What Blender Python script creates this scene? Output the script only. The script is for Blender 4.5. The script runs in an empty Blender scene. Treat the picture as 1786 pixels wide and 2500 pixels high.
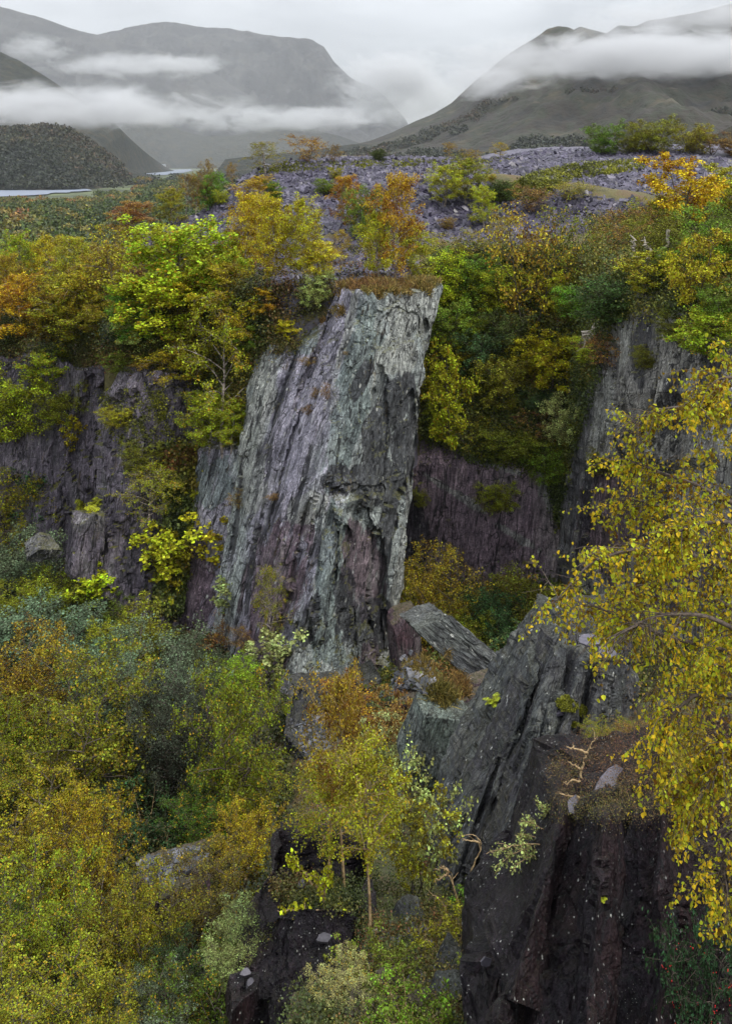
import bpy, math, random
import numpy as np
from mathutils import Vector, Matrix
from mathutils.bvhtree import BVHTree

# ------------------------------------------------------------------ camera, sky, sun, exposure
F, CX, V0 = 2310.0, 893.0, 380.0           # focal length, optical axis and horizon in photo pixels (1786 x 2500)
scene = bpy.context.scene
col = scene.collection
cam_d = bpy.data.cameras.new('camera')
cam = bpy.data.objects.new('camera', cam_d); col.objects.link(cam)
cam.location = (0, 0, 0); cam.rotation_euler = (math.radians(90), 0, 0)
cam_d.sensor_fit = 'VERTICAL'; cam_d.sensor_height = 36.0
cam_d.lens = 36.0 * F / 2500.0
cam_d.shift_y = -(1250.0 - V0) / 2500.0
cam_d.clip_start = 0.1; cam_d.clip_end = 30000
scene.camera = cam

SUN_EL, SUN_AZ = math.radians(52), math.radians(128)     # azimuth clockwise from +Y (view direction)
world = bpy.data.worlds.new('World'); scene.world = world; world.use_nodes = True
wt = world.node_tree; wt.nodes.clear()
def N(t, ty, **kw):
    n = t.nodes.new(ty)
    for k, v in kw.items(): setattr(n, k, v)
    return n
sky = N(wt, 'ShaderNodeTexSky', sky_type='NISHITA'); sky.sun_disc = False
sky.sun_elevation = SUN_EL; sky.sun_rotation = SUN_AZ
tc = N(wt, 'ShaderNodeTexCoord')
mp = N(wt, 'ShaderNodeMapping'); mp.inputs['Scale'].default_value = (1.6, 1.6, 5.0)
nz = N(wt, 'ShaderNodeTexNoise'); nz.inputs['Scale'].default_value = 1.7; nz.inputs['Detail'].default_value = 7; nz.inputs['Roughness'].default_value = 0.55
nz.inputs['Distortion'].default_value = 0.4
rp = N(wt, 'ShaderNodeValToRGB')
rp.color_ramp.elements[0].position = 0.36; rp.color_ramp.elements[0].color = (3.6, 3.72, 3.9, 1)
rp.color_ramp.elements[1].position = 0.60; rp.color_ramp.elements[1].color = (5.55, 5.7, 5.9, 1)
mx = N(wt, 'ShaderNodeMixRGB'); mx.inputs[0].default_value = 0.9
bg = N(wt, 'ShaderNodeBackground'); bg.inputs['Strength'].default_value = 0.1
wo = N(wt, 'ShaderNodeOutputWorld')
L = wt.links.new
L(tc.outputs['Generated'], mp.inputs['Vector']); L(mp.outputs[0], nz.inputs['Vector']); L(nz.outputs[0], rp.inputs[0])
sx_ = N(wt, 'ShaderNodeSeparateXYZ'); L(tc.outputs['Generated'], sx_.inputs[0])
el_ = N(wt, 'ShaderNodeMapRange'); L(sx_.outputs[2], el_.inputs[0]); el_.inputs['From Min'].default_value = 0.12; el_.inputs['From Max'].default_value = 0.9; el_.inputs['To Min'].default_value = 1.0; el_.inputs['To Max'].default_value = 3.0
zm = N(wt, 'ShaderNodeVectorMath', operation='SCALE'); L(rp.outputs[0], zm.inputs[0]); L(el_.outputs[0], zm.inputs['Scale'])
L(sky.outputs[0], mx.inputs[1]); L(zm.outputs[0], mx.inputs[2]); L(mx.outputs[0], bg.inputs['Color']); L(bg.outputs[0], wo.inputs['Surface'])

sun_d = bpy.data.lights.new('sun', 'SUN'); sun_d.energy = 1.5; sun_d.angle = math.radians(10); sun_d.color = (1.0, 0.95, 0.87)
sun = bpy.data.objects.new('sun', sun_d); col.objects.link(sun)
sd = Vector((math.sin(SUN_AZ) * math.cos(SUN_EL), math.cos(SUN_AZ) * math.cos(SUN_EL), math.sin(SUN_EL)))
sun.rotation_euler = sd.to_track_quat('Z', 'Y').to_euler()
vs = scene.view_settings
vs.view_transform = 'Standard'; vs.look = 'None'; vs.exposure = 0.75; vs.gamma = 1.0; vs.use_curve_mapping = False
cy = scene.cycles
cy.use_adaptive_sampling = True; cy.adaptive_threshold = 0.01
cy.max_bounces = 5; cy.diffuse_bounces = 2; cy.glossy_bounces = 2; cy.transmission_bounces = 3; cy.transparent_max_bounces = 6
cy.volume_bounces = 1; cy.volume_step_rate = 1.0; cy.volume_max_steps = 256
cy.use_denoising = True
cy.caustics_reflective = False; cy.caustics_refractive = False

def P(u, v, Y):
    """The world point seen at photo pixel (u, v) at distance Y along the view axis."""
    return np.array([(u - CX) / F * Y, Y, -(v - V0) / F * Y])

# ------------------------------------------------------------------ noise
def _hash(ix, iy, iz, seed):
    h = (ix.astype(np.int64) * 374761393 + iy.astype(np.int64) * 668265263 + iz.astype(np.int64) * 2147483647 + seed * 1274126177) & 0xffffffff
    h = ((h ^ (h >> 13)) * 1274126177) & 0xffffffff
    h = ((h ^ (h >> 16)) * 2246822519) & 0xffffffff
    h = h ^ (h >> 13)
    return (h & 0xffffff) / float(0xffffff)
def vnoise(p, seed=0):
    f = np.floor(p); i = f.astype(np.int64); w = p - f; w = w * w * (3 - 2 * w)
    o = 0
    for dx in (0, 1):
        wx = w[:, 0] if dx else 1 - w[:, 0]
        for dy in (0, 1):
            wy = w[:, 1] if dy else 1 - w[:, 1]
            for dz in (0, 1):
                wz = w[:, 2] if dz else 1 - w[:, 2]
                o = o + wx * wy * wz * _hash(i[:, 0] + dx, i[:, 1] + dy, i[:, 2] + dz, seed)
    return o
def fbm(p, octv=4, seed=0, gain=0.5):
    a, s, tot = 1.0, 0, 0
    for k in range(octv):
        s = s + a * vnoise(p * (2.03 ** k) + 17.3 * k, seed + k); tot += a; a *= gain
    return s / tot
def cells(p, seed=0):
    """Voronoi: distance to the nearest and second nearest site, and the nearest cell's random number."""
    i = np.floor(p).astype(np.int64)
    f1 = np.full(len(p), 9.0); f2 = f1.copy(); rid = np.zeros(len(p))
    for dx in (-1, 0, 1):
        for dy in (-1, 0, 1):
            for dz in (-1, 0, 1):
                a, b, c = i[:, 0] + dx, i[:, 1] + dy, i[:, 2] + dz
                q = np.stack([a + _hash(a, b, c, seed), b + _hash(a, b, c, seed + 1), c + _hash(a, b, c, seed + 2)], 1)
                d = np.linalg.norm(q - p, axis=1)
                r = _hash(a, b, c, seed + 3)
                n = d < f1
                f2 = np.where(n, f1, np.minimum(f2, d)); rid = np.where(n, r, rid); f1 = np.where(n, d, f1)
    return f1, f2, rid
def terrace(n, k, sharp=0.22):
    m = n * k; f = np.floor(m); w = np.clip((m - f) / sharp, 0, 1)
    return (f + w * w * (3 - 2 * w)) / k

# ------------------------------------------------------------------ meshes and tagging
def mesh(name, verts, faces, mat=None, smooth=False, attrs=None):
    """Mesh data from arrays; faces is an (n, k) array or a list of such arrays; attrs = {name: (domain, values)}."""
    me = bpy.data.meshes.new(name)
    fl = faces if isinstance(faces, list) else [faces]
    fl = [np.asarray(f, dtype=np.int32) for f in fl if len(f)]
    verts = np.asarray(verts, dtype=np.float32)
    me.vertices.add(len(verts)); me.vertices.foreach_set('co', verts.ravel())
    sizes = np.concatenate([np.full(len(f), f.shape[1], dtype=np.int32) for f in fl])
    idx = np.concatenate([f.ravel() for f in fl])
    me.loops.add(len(idx)); me.loops.foreach_set('vertex_index', idx)
    me.polygons.add(len(sizes))
    st = np.zeros(len(sizes), dtype=np.int32); st[1:] = np.cumsum(sizes)[:-1]
    me.polygons.foreach_set('loop_start', st)
    me.polygons.foreach_set('use_smooth', np.full(len(sizes), smooth, dtype=bool))
    for k, (dom, val) in (attrs or {}).items():
        a = me.attributes.new(k, 'FLOAT', dom); a.data.foreach_set('value', np.asarray(val, dtype=np.float32))
    me.update(calc_edges=True)
    if mat: me.materials.append(mat)
    return me
def link(name, data, parent=None, color=None):
    o = bpy.data.objects.new(name, data); col.objects.link(o)
    if parent is not None: o.parent = parent
    if color is not None: o.color = (*color, 1)
    return o
def tag(o, label=None, cat=None, group=None, kind=None):
    if label: o['label'] = label
    if cat: o['category'] = cat
    if group: o['group'] = group
    if kind: o['kind'] = kind
    return o

# ------------------------------------------------------------------ materials
def newmat(name):
    m = bpy.data.materials.new(name); m.use_nodes = True; t = m.node_tree; t.nodes.clear()
    out = N(t, 'ShaderNodeOutputMaterial'); b = N(t, 'ShaderNodeBsdfPrincipled')
    t.links.new(b.outputs[0], out.inputs['Surface'])
    return m, t, b, out
def noise_n(t, vec, scale, detail=4, rough=0.55, dist=0.0):
    n = N(t, 'ShaderNodeTexNoise'); n.inputs['Scale'].default_value = scale; n.inputs['Detail'].default_value = detail
    n.inputs['Roughness'].default_value = rough; n.inputs['Distortion'].default_value = dist
    t.links.new(vec, n.inputs['Vector']); return n.outputs[0]
def ramp_n(t, val, stops):
    r = N(t, 'ShaderNodeValToRGB'); e = r.color_ramp.elements
    while len(e) < len(stops): e.new(0.5)
    for i, (p, c) in enumerate(stops):
        e[i].position = p; e[i].color = (*c, 1) if len(c) == 3 else c
    t.links.new(val, r.inputs[0]); return r.outputs[0]
def step_n(t, val, a, b):
    """0 below a, 1 above b."""
    m = N(t, 'ShaderNodeMapRange'); m.inputs['From Min'].default_value = a; m.inputs['From Max'].default_value = b
    t.links.new(val, m.inputs[0]); return m.outputs[0]
def mix_n(t, fac, a, b, mode='MIX'):
    m = N(t, 'ShaderNodeMixRGB', blend_type=mode)
    for s, x in ((0, fac), (1, a), (2, b)):
        if hasattr(x, 'is_linked'): t.links.new(x, m.inputs[s])
        elif isinstance(x, (int, float)): m.inputs[s].default_value = x
        else: m.inputs[s].default_value = (*x, 1)
    return m.outputs[0]
def math_n(t, op, a, b):
    m = N(t, 'ShaderNodeMath', operation=op)
    for s, x in ((0, a), (1, b)):
        if hasattr(x, 'is_linked'): t.links.new(x, m.inputs[s])
        else: m.inputs[s].default_value = x
    return m.outputs[0]

def rock_mat(name, ca, cb, streak=(0, 0, 1), scale=1.0, lichen=0.5, moss=0.4, stain=0.5, rust=0.3, veil=0.4, rough=0.5, bump=0.9, fleck=3.4, spec=0.3):
    """Slate: two stone colours mixed by the mesh attribute 'tone', cleavage streaks, black water stains, lichen flecks, moss on ledges."""
    m, t, b, out = newmat(name); lk = t.links.new
    geo = N(t, 'ShaderNodeNewGeometry'); pos = geo.outputs['Position']
    s = Vector(streak).normalized(); x = s.cross(Vector((0, 1, 0))).normalized(); y = s.cross(x)
    cmb = N(t, 'ShaderNodeCombineXYZ')
    for i, (ax, k) in enumerate(((x, 1.0), (y, 1.0), (s, 0.17))):
        d = N(t, 'ShaderNodeVectorMath', operation='DOT_PRODUCT'); lk(pos, d.inputs[0]); d.inputs[1].default_value = ax * (k * scale)
        lk(d.outputs['Value'], cmb.inputs[i])
    av = cmb.outputs[0]
    lng = N(t, 'ShaderNodeVectorMath', operation='MULTIPLY'); lk(av, lng.inputs[0]); lng.inputs[1].default_value = (1, 1, 0.3)
    lv = lng.outputs[0]
    iso = N(t, 'ShaderNodeVectorMath', operation='SCALE'); lk(pos, iso.inputs[0]); iso.inputs['Scale'].default_value = scale; iv = iso.outputs[0]
    tone = N(t, 'ShaderNodeAttribute', attribute_name='tone').outputs['Fac']
    wob = noise_n(t, iv, 0.35, 5, 0.6)
    tf = step_n(t, math_n(t, 'ADD', tone, math_n(t, 'MULTIPLY', math_n(t, 'SUBTRACT', wob, 0.5), 1.3)), 0.35, 0.65)
    base = mix_n(t, tf, ca, cb)
    rag = math_n(t, 'MULTIPLY', math_n(t, 'SUBTRACT', noise_n(t, av, 1.3, 9, 0.72), 0.5), 3.6)
    def patch(nm, c, k, b0):
        a = N(t, 'ShaderNodeAttribute', attribute_name=nm).outputs['Fac']
        f = step_n(t, math_n(t, 'ADD', a, math_n(t, 'MULTIPLY', rag, math_n(t, 'MINIMUM', math_n(t, 'MULTIPLY', a, 4.0), 1.0))), 0.36, 0.62)
        return mix_n(t, math_n(t, 'MULTIPLY', f, k), b0, c)
    base = patch('teal', (0.145, 0.185, 0.18), 0.75, base)
    base = patch('warm', (0.115, 0.075, 0.095), 0.85, base)
    base = patch('pale', (0.30, 0.31, 0.29), 0.75, base)
    base = patch('stain', (0.034, 0.034, 0.042), 0.85, base)
    st1 = noise_n(t, av, 3.2, 6, 0.65)                      # cleavage streaks
    base = mix_n(t, 1.0, base, ramp_n(t, st1, [(0.3, (0.32, 0.32, 0.34)), (0.46, (0.9, 0.9, 0.9)), (0.56, (1.05, 1.05, 1.05)), (0.7, (1.75, 1.72, 1.7))]), 'MULTIPLY')
    st2 = noise_n(t, av, 11.0, 4, 0.6)
    base = mix_n(t, 1.0, base, ramp_n(t, st2, [(0.34, (0.5, 0.5, 0.52)), (0.5, (1, 1, 1)), (0.68, (1.5, 1.5, 1.48))]), 'MULTIPLY')
    pat = noise_n(t, iv, 0.8, 8, 0.62)
    fine = noise_n(t, iv, 9.0, 3, 0.6)
    base = mix_n(t, 1.0, base, ramp_n(t, fine, [(0.32, (0.6, 0.6, 0.6)), (0.5, (1, 1, 1)), (0.7, (1.5, 1.5, 1.5))]), 'MULTIPLY')
    base = mix_n(t, 1.0, base, ramp_n(t, pat, [(0.3, (0.5, 0.5, 0.52)), (0.7, (1.45, 1.45, 1.43))]), 'MULTIPLY')
    big = noise_n(t, iv, 0.16, 3, 0.5)
    # pale lichen veil in streaks
    vl = math_n(t, 'MULTIPLY', step_n(t, noise_n(t, av, 1.5, 7, 0.7), 0.5, 0.72), step_n(t, noise_n(t, iv, 0.25, 3), 0.42, 0.62))
    base = mix_n(t, math_n(t, 'MULTIPLY', vl, veil), base, (0.40, 0.41, 0.37))
    # black water stains
    bk = math_n(t, 'MULTIPLY', step_n(t, noise_n(t, av, 0.9, 6, 0.65, 0.3), 0.52, 0.60), step_n(t, big, 0.42, 0.56))
    base = mix_n(t, math_n(t, 'MULTIPLY', bk, stain), base, (0.022, 0.022, 0.028))
    crk = math_n(t, 'ABSOLUTE', math_n(t, 'SUBTRACT', noise_n(t, lv, 2.0, 1, 0.4), 0.5), 0.0)  # both crack masks paint crevice shade as dark lines in the base colour
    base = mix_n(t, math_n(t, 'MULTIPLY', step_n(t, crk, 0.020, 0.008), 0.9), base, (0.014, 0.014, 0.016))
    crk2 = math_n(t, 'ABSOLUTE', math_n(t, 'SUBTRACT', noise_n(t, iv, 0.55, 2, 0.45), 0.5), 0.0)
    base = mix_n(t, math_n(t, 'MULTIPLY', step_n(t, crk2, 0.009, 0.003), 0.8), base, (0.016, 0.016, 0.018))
    rs = step_n(t, noise_n(t, av, 2.1, 4, 0.6), 0.64, 0.74)
    base = mix_n(t, math_n(t, 'MULTIPLY', rs, rust), base, (0.22, 0.15, 0.05))
    # quartz and lichen flecks
    vo = N(t, 'ShaderNodeTexVoronoi'); vo.inputs['Scale'].default_value = fleck; vo.inputs['Randomness'].default_value = 1.0; 
    cm2 = N(t, 'ShaderNodeVectorMath', operation='MULTIPLY'); lk(av, cm2.inputs[0]); cm2.inputs[1].default_value = (1, 1, 2.6)
    lk(cm2.outputs[0], vo.inputs['Vector'])
    sep = N(t, 'ShaderNodeSeparateColor'); lk(vo.outputs['Color'], sep.inputs[0])
    fl = math_n(t, 'LESS_THAN', vo.outputs['Distance'], math_n(t, 'MULTIPLY', math_n(t, 'MAXIMUM', math_n(t, 'SUBTRACT', sep.outputs[0], 0.42), 0.0), 0.46))
    fl = math_n(t, 'MULTIPLY', fl, step_n(t, noise_n(t, iv, 0.7, 4, 0.6), 0.45, 0.6))
    base = mix_n(t, math_n(t, 'MULTIPLY', fl, lichen), base, (0.5, 0.51, 0.48))
    vo2 = N(t, 'ShaderNodeTexVoronoi'); vo2.inputs['Scale'].default_value = fleck * 2.6; lk(iv, vo2.inputs['Vector'])
    sp2 = N(t, 'ShaderNodeSeparateColor'); lk(vo2.outputs['Color'], sp2.inputs[0])
    fl2 = math_n(t, 'LESS_THAN', vo2.outputs['Distance'], math_n(t, 'MULTIPLY', math_n(t, 'MAXIMUM', math_n(t, 'SUBTRACT', sp2.outputs[1], 0.6), 0.0), 0.5))
    fl2 = math_n(t, 'MULTIPLY', fl2, step_n(t, noise_n(t, iv, 0.5, 3), 0.48, 0.6))
    base = mix_n(t, math_n(t, 'MULTIPLY', fl2, lichen), base, (0.5, 0.52, 0.47))
    # moss on ledges
    sx = N(t, 'ShaderNodeSeparateXYZ'); lk(geo.outputs['Normal'], sx.inputs[0])
    ms = step_n(t, math_n(t, 'ADD', sx.outputs[2], math_n(t, 'MULTIPLY', math_n(t, 'SUBTRACT', noise_n(t, iv, 1.3, 5), 0.5), 1.2)), 0.62, 0.8)
    base = mix_n(t, math_n(t, 'MULTIPLY', ms, moss), base, ramp_n(t, noise_n(t, iv, 4.0, 3), [(0.3, (0.05, 0.06, 0.012)), (0.7, (0.16, 0.15, 0.03))]))
    lk(base, b.inputs['Base Color'])
    rr = N(t, 'ShaderNodeMapRange'); lk(pat, rr.inputs[0]); rr.inputs['To Min'].default_value = rough - 0.12; rr.inputs['To Max'].default_value = rough + 0.2
    lk(rr.outputs[0], b.inputs['Roughness']); b.inputs['Specular IOR Level'].default_value = spec
    h = math_n(t, 'ADD', math_n(t, 'MULTIPLY', st1, 0.7), math_n(t, 'MULTIPLY', noise_n(t, iv, 5.0, 6, 0.65), 0.18))
    bp = N(t, 'ShaderNodeBump'); bp.inputs['Strength'].default_value = bump; bp.inputs['Distance'].default_value = 0.6 / scale
    lk(h, bp.inputs['Height']); lk(bp.outputs[0], b.inputs['Normal'])
    return m

def leaf_mat(name, hue=0.05, trans=0.16, accent=None, acc_p=0.0):
    """Foliage: the object's own colour, varied per leaf ('rnd') and per spray ('clump')."""
    m, t, b, out = newmat(name); lk = t.links.new
    oi = N(t, 'ShaderNodeObjectInfo')
    rnd = N(t, 'ShaderNodeAttribute', attribute_name='rnd').outputs['Fac']
    clp = N(t, 'ShaderNodeAttribute', attribute_name='clump').outputs['Fac']
    hs = N(t, 'ShaderNodeHueSaturation')
    hv = math_n(t, 'ADD', math_n(t, 'MULTIPLY', math_n(t, 'SUBTRACT', clp, 0.5), hue), math_n(t, 'ADD', math_n(t, 'MULTIPLY', math_n(t, 'SUBTRACT', rnd, 0.5), hue * 0.9), 0.5))
    lk(hv, hs.inputs['Hue'])
    vv = math_n(t, 'MULTIPLY', math_n(t, 'ADD', math_n(t, 'MULTIPLY', math_n(t, 'POWER', rnd, 2.2), 1.25), 0.5), math_n(t, 'ADD', math_n(t, 'MULTIPLY', clp, 1.0), 0.55))
    lk(vv, hs.inputs['Value']); hs.inputs['Saturation'].default_value = 1.0
    lk(oi.outputs['Color'], hs.inputs['Color'])
    c = hs.outputs[0]
    if accent:
        sel = step_n(t, math_n(t, 'ADD', math_n(t, 'MULTIPLY', rnd, 0.5), math_n(t, 'MULTIPLY', clp, 0.5)), 1 - acc_p, 1 - acc_p + 0.02)
        c = mix_n(t, sel, c, accent)
    lk(c, b.inputs['Base Color']); b.inputs['Roughness'].default_value = 0.6; b.inputs['Specular IOR Level'].default_value = 0.12
    tr = N(t, 'ShaderNodeBsdfTranslucent'); lk(c, tr.inputs['Color'])
    mxs = N(t, 'ShaderNodeMixShader'); mxs.inputs[0].default_value = trans
    lk(b.outputs[0], mxs.inputs[1]); lk(tr.outputs[0], mxs.inputs[2]); lk(mxs.outputs[0], out.inputs['Surface'])
    return m
def bark_mat(name, c1, c2, scale=14.0):
    m, t, b, out = newmat(name)
    tcn = N(t, 'ShaderNodeTexCoord'); mpn = N(t, 'ShaderNodeMapping'); mpn.inputs['Scale'].default_value = (1, 1, 2.4)
    t.links.new(tcn.outputs['Object'], mpn.inputs[0])
    n = noise_n(t, mpn.outputs[0], scale, 5, 0.6)
    t.links.new(ramp_n(t, n, [(0.38, c1), (0.6, c2)]), b.inputs['Base Color']); b.inputs['Roughness'].default_value = 0.8
    return m
def soil_mat(name, stops, scale=0.6, rough=0.9, bump=0.5, fine=3.0, dist=0.2):
    m, t, b, out = newmat(name)
    geo = N(t, 'ShaderNodeNewGeometry')
    n = noise_n(t, geo.outputs['Position'], scale, 8, 0.65)
    t.links.new(ramp_n(t, n, stops), b.inputs['Base Color']); b.inputs['Roughness'].default_value = rough
    bp = N(t, 'ShaderNodeBump'); bp.inputs['Strength'].default_value = bump; bp.inputs['Distance'].default_value = dist
    t.links.new(noise_n(t, geo.outputs['Position'], fine, 6, 0.6), bp.inputs['Height']); t.links.new(bp.outputs[0], b.inputs['Normal'])
    return m
M_LEAF = leaf_mat('leaves')
M_LEAF_GOLD = leaf_mat('autumn_leaves', 0.07, 0.16, (0.42, 0.27, 0.02), 0.2)
M_BARK = bark_mat('brown_bark', (0.035, 0.028, 0.022), (0.11, 0.085, 0.065))
M_BIRCH = bark_mat('birch_bark', (0.06, 0.045, 0.04), (0.42, 0.36, 0.31), 20)
M_TWIG = bark_mat('pale_twig', (0.16, 0.10, 0.045), (0.40, 0.29, 0.15))
M_DEAD = bark_mat('bleached_wood', (0.2, 0.17, 0.13), (0.5, 0.45, 0.38))
# ------------------------------------------------------------------ far land: valley, lakes, mountains, mist
def grid_faces(nr, nc, close=False):
    i = np.arange(nr - 1)[:, None]; j = np.arange(nc if close else nc - 1)[None, :]
    a = i * nc + j; b = i * nc + (j + 1) % nc
    return np.stack([a, b, b + nc, a + nc], -1).reshape(-1, 4)
SURF = {}
LAKE_Z = -60.0
m_valley = soil_mat('valley_grass', [(0.35, (0.035, 0.045, 0.02)), (0.5, (0.06, 0.075, 0.03)), (0.62, (0.12, 0.15, 0.05))], 0.012, 0.95, 0.2, 0.05)
def ground_sheet():
    ys = np.concatenate([np.linspace(-400, 60, 8), np.linspace(90, 2000, 90), np.linspace(2100, 12000, 50)])
    xs = np.concatenate([np.linspace(-9000, -1300, 20), np.linspace(-1250, 1250, 90), np.linspace(1300, 9000, 20)])
    X, Y = np.meshgrid(xs, ys); p = np.stack([X.ravel() * 0.01, Y.ravel() * 0.01, 0 * X.ravel()], 1)
    Z = LAKE_Z - 0.9 + 1.2 * fbm(p, 4, 5)
    me = mesh('ground', np.stack([X.ravel(), Y.ravel(), Z], 1), grid_faces(len(ys), len(xs)), m_valley, True)
    o = link('ground', me); o['kind'] = 'structure'
ground_sheet()

m_water, t_, b_, o_ = newmat('lake_water')
b_.inputs['Base Color'].default_value = (0.16, 0.19, 0.25, 1); b_.inputs['Roughness'].default_value = 0.5; b_.inputs['Specular IOR Level'].default_value = 0.6
def lake(pts, z, seed):
    """A flat sheet of water with a ragged shore; pts = shore points (u, v) read on the water plane z."""
    out = []
    n = len(pts)
    for i in range(n):
        for k in range(10):
            s = k / 10; u = pts[i][0] * (1 - s) + pts[(i + 1) % n][0] * s; v = pts[i][1] * (1 - s) + pts[(i + 1) % n][1] * s
            Y = -z * F / (v - V0)
            out.append(P(u, v, Y))
    a = np.array(out); a[:, 2] = z
    a[:, 0] += (vnoise(a * 0.05, seed) - 0.5) * 16
    return link('lake', mesh('lake', a, np.arange(len(a))[None, :], m_water))
lake([(-160, 462), (-40, 461), (60, 463), (150, 461), (212, 461), (224, 465), (196, 466), (165, 470), (140, 470), (108, 475), (60, 477), (0, 480), (-160, 484)], -58.6, 3)['kind'] = 'structure'
lake([(318, 418), (360, 415), (420, 414), (466, 413), (472, 417), (440, 422), (400, 427), (330, 426)], -58.6, 4)['kind'] = 'structure'

m_fell = soil_mat('fell_grass', [(0.36, (0.011, 0.012, 0.010)), (0.46, (0.028, 0.021, 0.014)), (0.54, (0.02, 0.025, 0.011)), (0.62, (0.048, 0.037, 0.02)), (0.72, (0.085, 0.085, 0.045))], 0.014, 0.95, 1.0, 0.05, 9.0)
m_crag = soil_mat('far_mountain', [(0.36, (0.010, 0.011, 0.012)), (0.5, (0.024, 0.024, 0.024)), (0.66, (0.055, 0.053, 0.047))], 0.006, 0.95, 1.0, 0.014, 34.0)
m_woodhill = soil_mat('wooded_hill', [(0.38, (0.006, 0.009, 0.006)), (0.5, (0.014, 0.017, 0.009)), (0.66, (0.038, 0.030, 0.013))], 0.035, 0.95, 1.0, 0.07, 9.0)
def mountain(name, sil, Yr, Yf, Yb, mat, rough=0.10, seed=0, nx=260, ny=90, prof=1.3, gull=0.006, foot=-64.0):
    """A hill whose crest follows sil (u, v at distance Yr), falling forward to Yf and back to Yb."""
    su = np.array([s[0] for s in sil], float); sv = np.array([s[1] for s in sil], float)
    us = np.linspace(su[0], su[-1], nx); hv = np.interp(us, su, sv)
    X = (us - CX) / F * Yr; H = np.maximum(-(hv - V0) / F * Yr - foot, 0)
    e_ = np.linspace(0, 1, nx); H = H * np.clip(e_ / 0.05, 0, 1) * np.clip((1 - e_) / 0.05, 0, 1)
    nf = int(ny * 0.72)
    t = np.concatenate([np.linspace(0, 1, nf), np.linspace(1, 2, ny - nf + 1)[1:]])
    T, XX = np.meshgrid(t, X, indexing='ij'); HH = np.broadcast_to(H, T.shape)
    Ys = np.where(T <= 1, Yf + (Yr - Yf) * T, Yr + (Yb - Yr) * (T - 1))
    g = np.where(T <= 1, T ** prof, np.clip(2 - T, 0, 1) ** 1.2)
    p = np.stack([XX.ravel() * gull, Ys.ravel() * gull, np.full(XX.size, seed * 3.1)], 1)
    n = fbm(p, 6, seed, 0.55).reshape(T.shape) - 0.5
    rdg = np.abs(fbm(p * np.array([1.6, 0.5, 1]), 4, seed + 9).reshape(T.shape) - 0.5)
    Z = foot + HH * g + HH * rough * 2.2 * n * (0.25 + np.sin(np.clip(T, 0, 1) * math.pi)) - HH * rough * 1.5 * rdg * np.sin(np.clip(T, 0, 1.2) / 1.2 * math.pi)
    # keep the crest where it was traced
    Z = Z - np.where(np.abs(T - 1) < 0.02, (Z - (foot + HH * g)) * 0.75, 0)
    me = mesh(name, np.stack([XX.ravel(), Ys.ravel(), Z.ravel()], 1), grid_faces(ny, nx), mat, True)
    o = link(name, me); o['kind'] = 'structure'
    SURF[(name, seed)] = me
    return o
mountain('mountain', [(60, 250), (140, 130), (220, 90), (330, 60), (410, 50), (480, 65), (560, 67), (640, 84), (700, 91), (760, 95), (790, 112), (815, 150), (850, 185), (875, 200), (910, 212), (940, 235), (985, 285), (1040, 370)],
         8000, 6000, 9600, m_crag, 0.16, 1, prof=0.8)
mountain('mountain', [(-420, -60), (-200, -20), (0, 16), (100, 42), (200, 76), (300, 102), (400, 124), (470, 145), (540, 190), (610, 235), (680, 290), (740, 350)],
         6500, 4800, 8000, m_crag, 0.14, 2, prof=0.9)
mountain('hill', [(-420, 60), (-200, 95), (-60, 112), (0, 126), (50, 148), (110, 185), (165, 222), (230, 262), (290, 310), (340, 380)],
         3000, 2250, 3800, m_woodhill, 0.10, 3, prof=1.0)
mountain('hill', [(180, 372), (240, 340), (300, 305), (340, 278), (372, 274), (400, 290), (440, 318), (500, 333), (570, 331), (640, 312), (700, 308), (760, 316), (830, 332), (880, 350), (960, 380)],
         4750, 4420, 5300, m_woodhill, 0.12, 4, prof=0.7)
mountain('hill', [(-420, 300), (-200, 312), (-60, 318), (0, 320), (70, 316), (125, 312), (160, 318), (200, 342), (240, 372), (270, 394), (300, 425), (330, 455)],
         1950, 1600, 2500, m_woodhill, 0.09, 5, prof=0.75, gull=0.02)
mountain('mountain', [(700, 378), (760, 368), (840, 358), (905, 343), (960, 322), (1010, 297), (1060, 276), (1100, 252), (1150, 205), (1180, 180), (1225, 143), (1262, 118), (1310, 88), (1335, 70), (1362, 63), (1385, 66), (1400, 72), (1415, 64), (1440, 72), (1480, 80), (1510, 62), (1550, 64), (1580, 50), (1640, 40), (1700, 30), (1786, 8), (1950, -20), (2300, -60)],
         2700, 900, 3900, m_fell, 0.11, 6, nx=360, ny=160, prof=1.25, gull=0.008)
mountain('hill', [(520, 392), (590, 384), (650, 377), (720, 372), (790, 362), (860, 352), (920, 352), (1000, 366), (1120, 384)],
         2500, 2250, 2900, m_woodhill, 0.12, 7, prof=0.8, gull=0.03)
mountain('hill', [(1640, 400), (1700, 360), (1740, 328), (1786, 306), (1900, 280), (2200, 260)], 420, 300, 560, m_woodhill, 0.10, 8, prof=1.0, gull=0.06)

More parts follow.
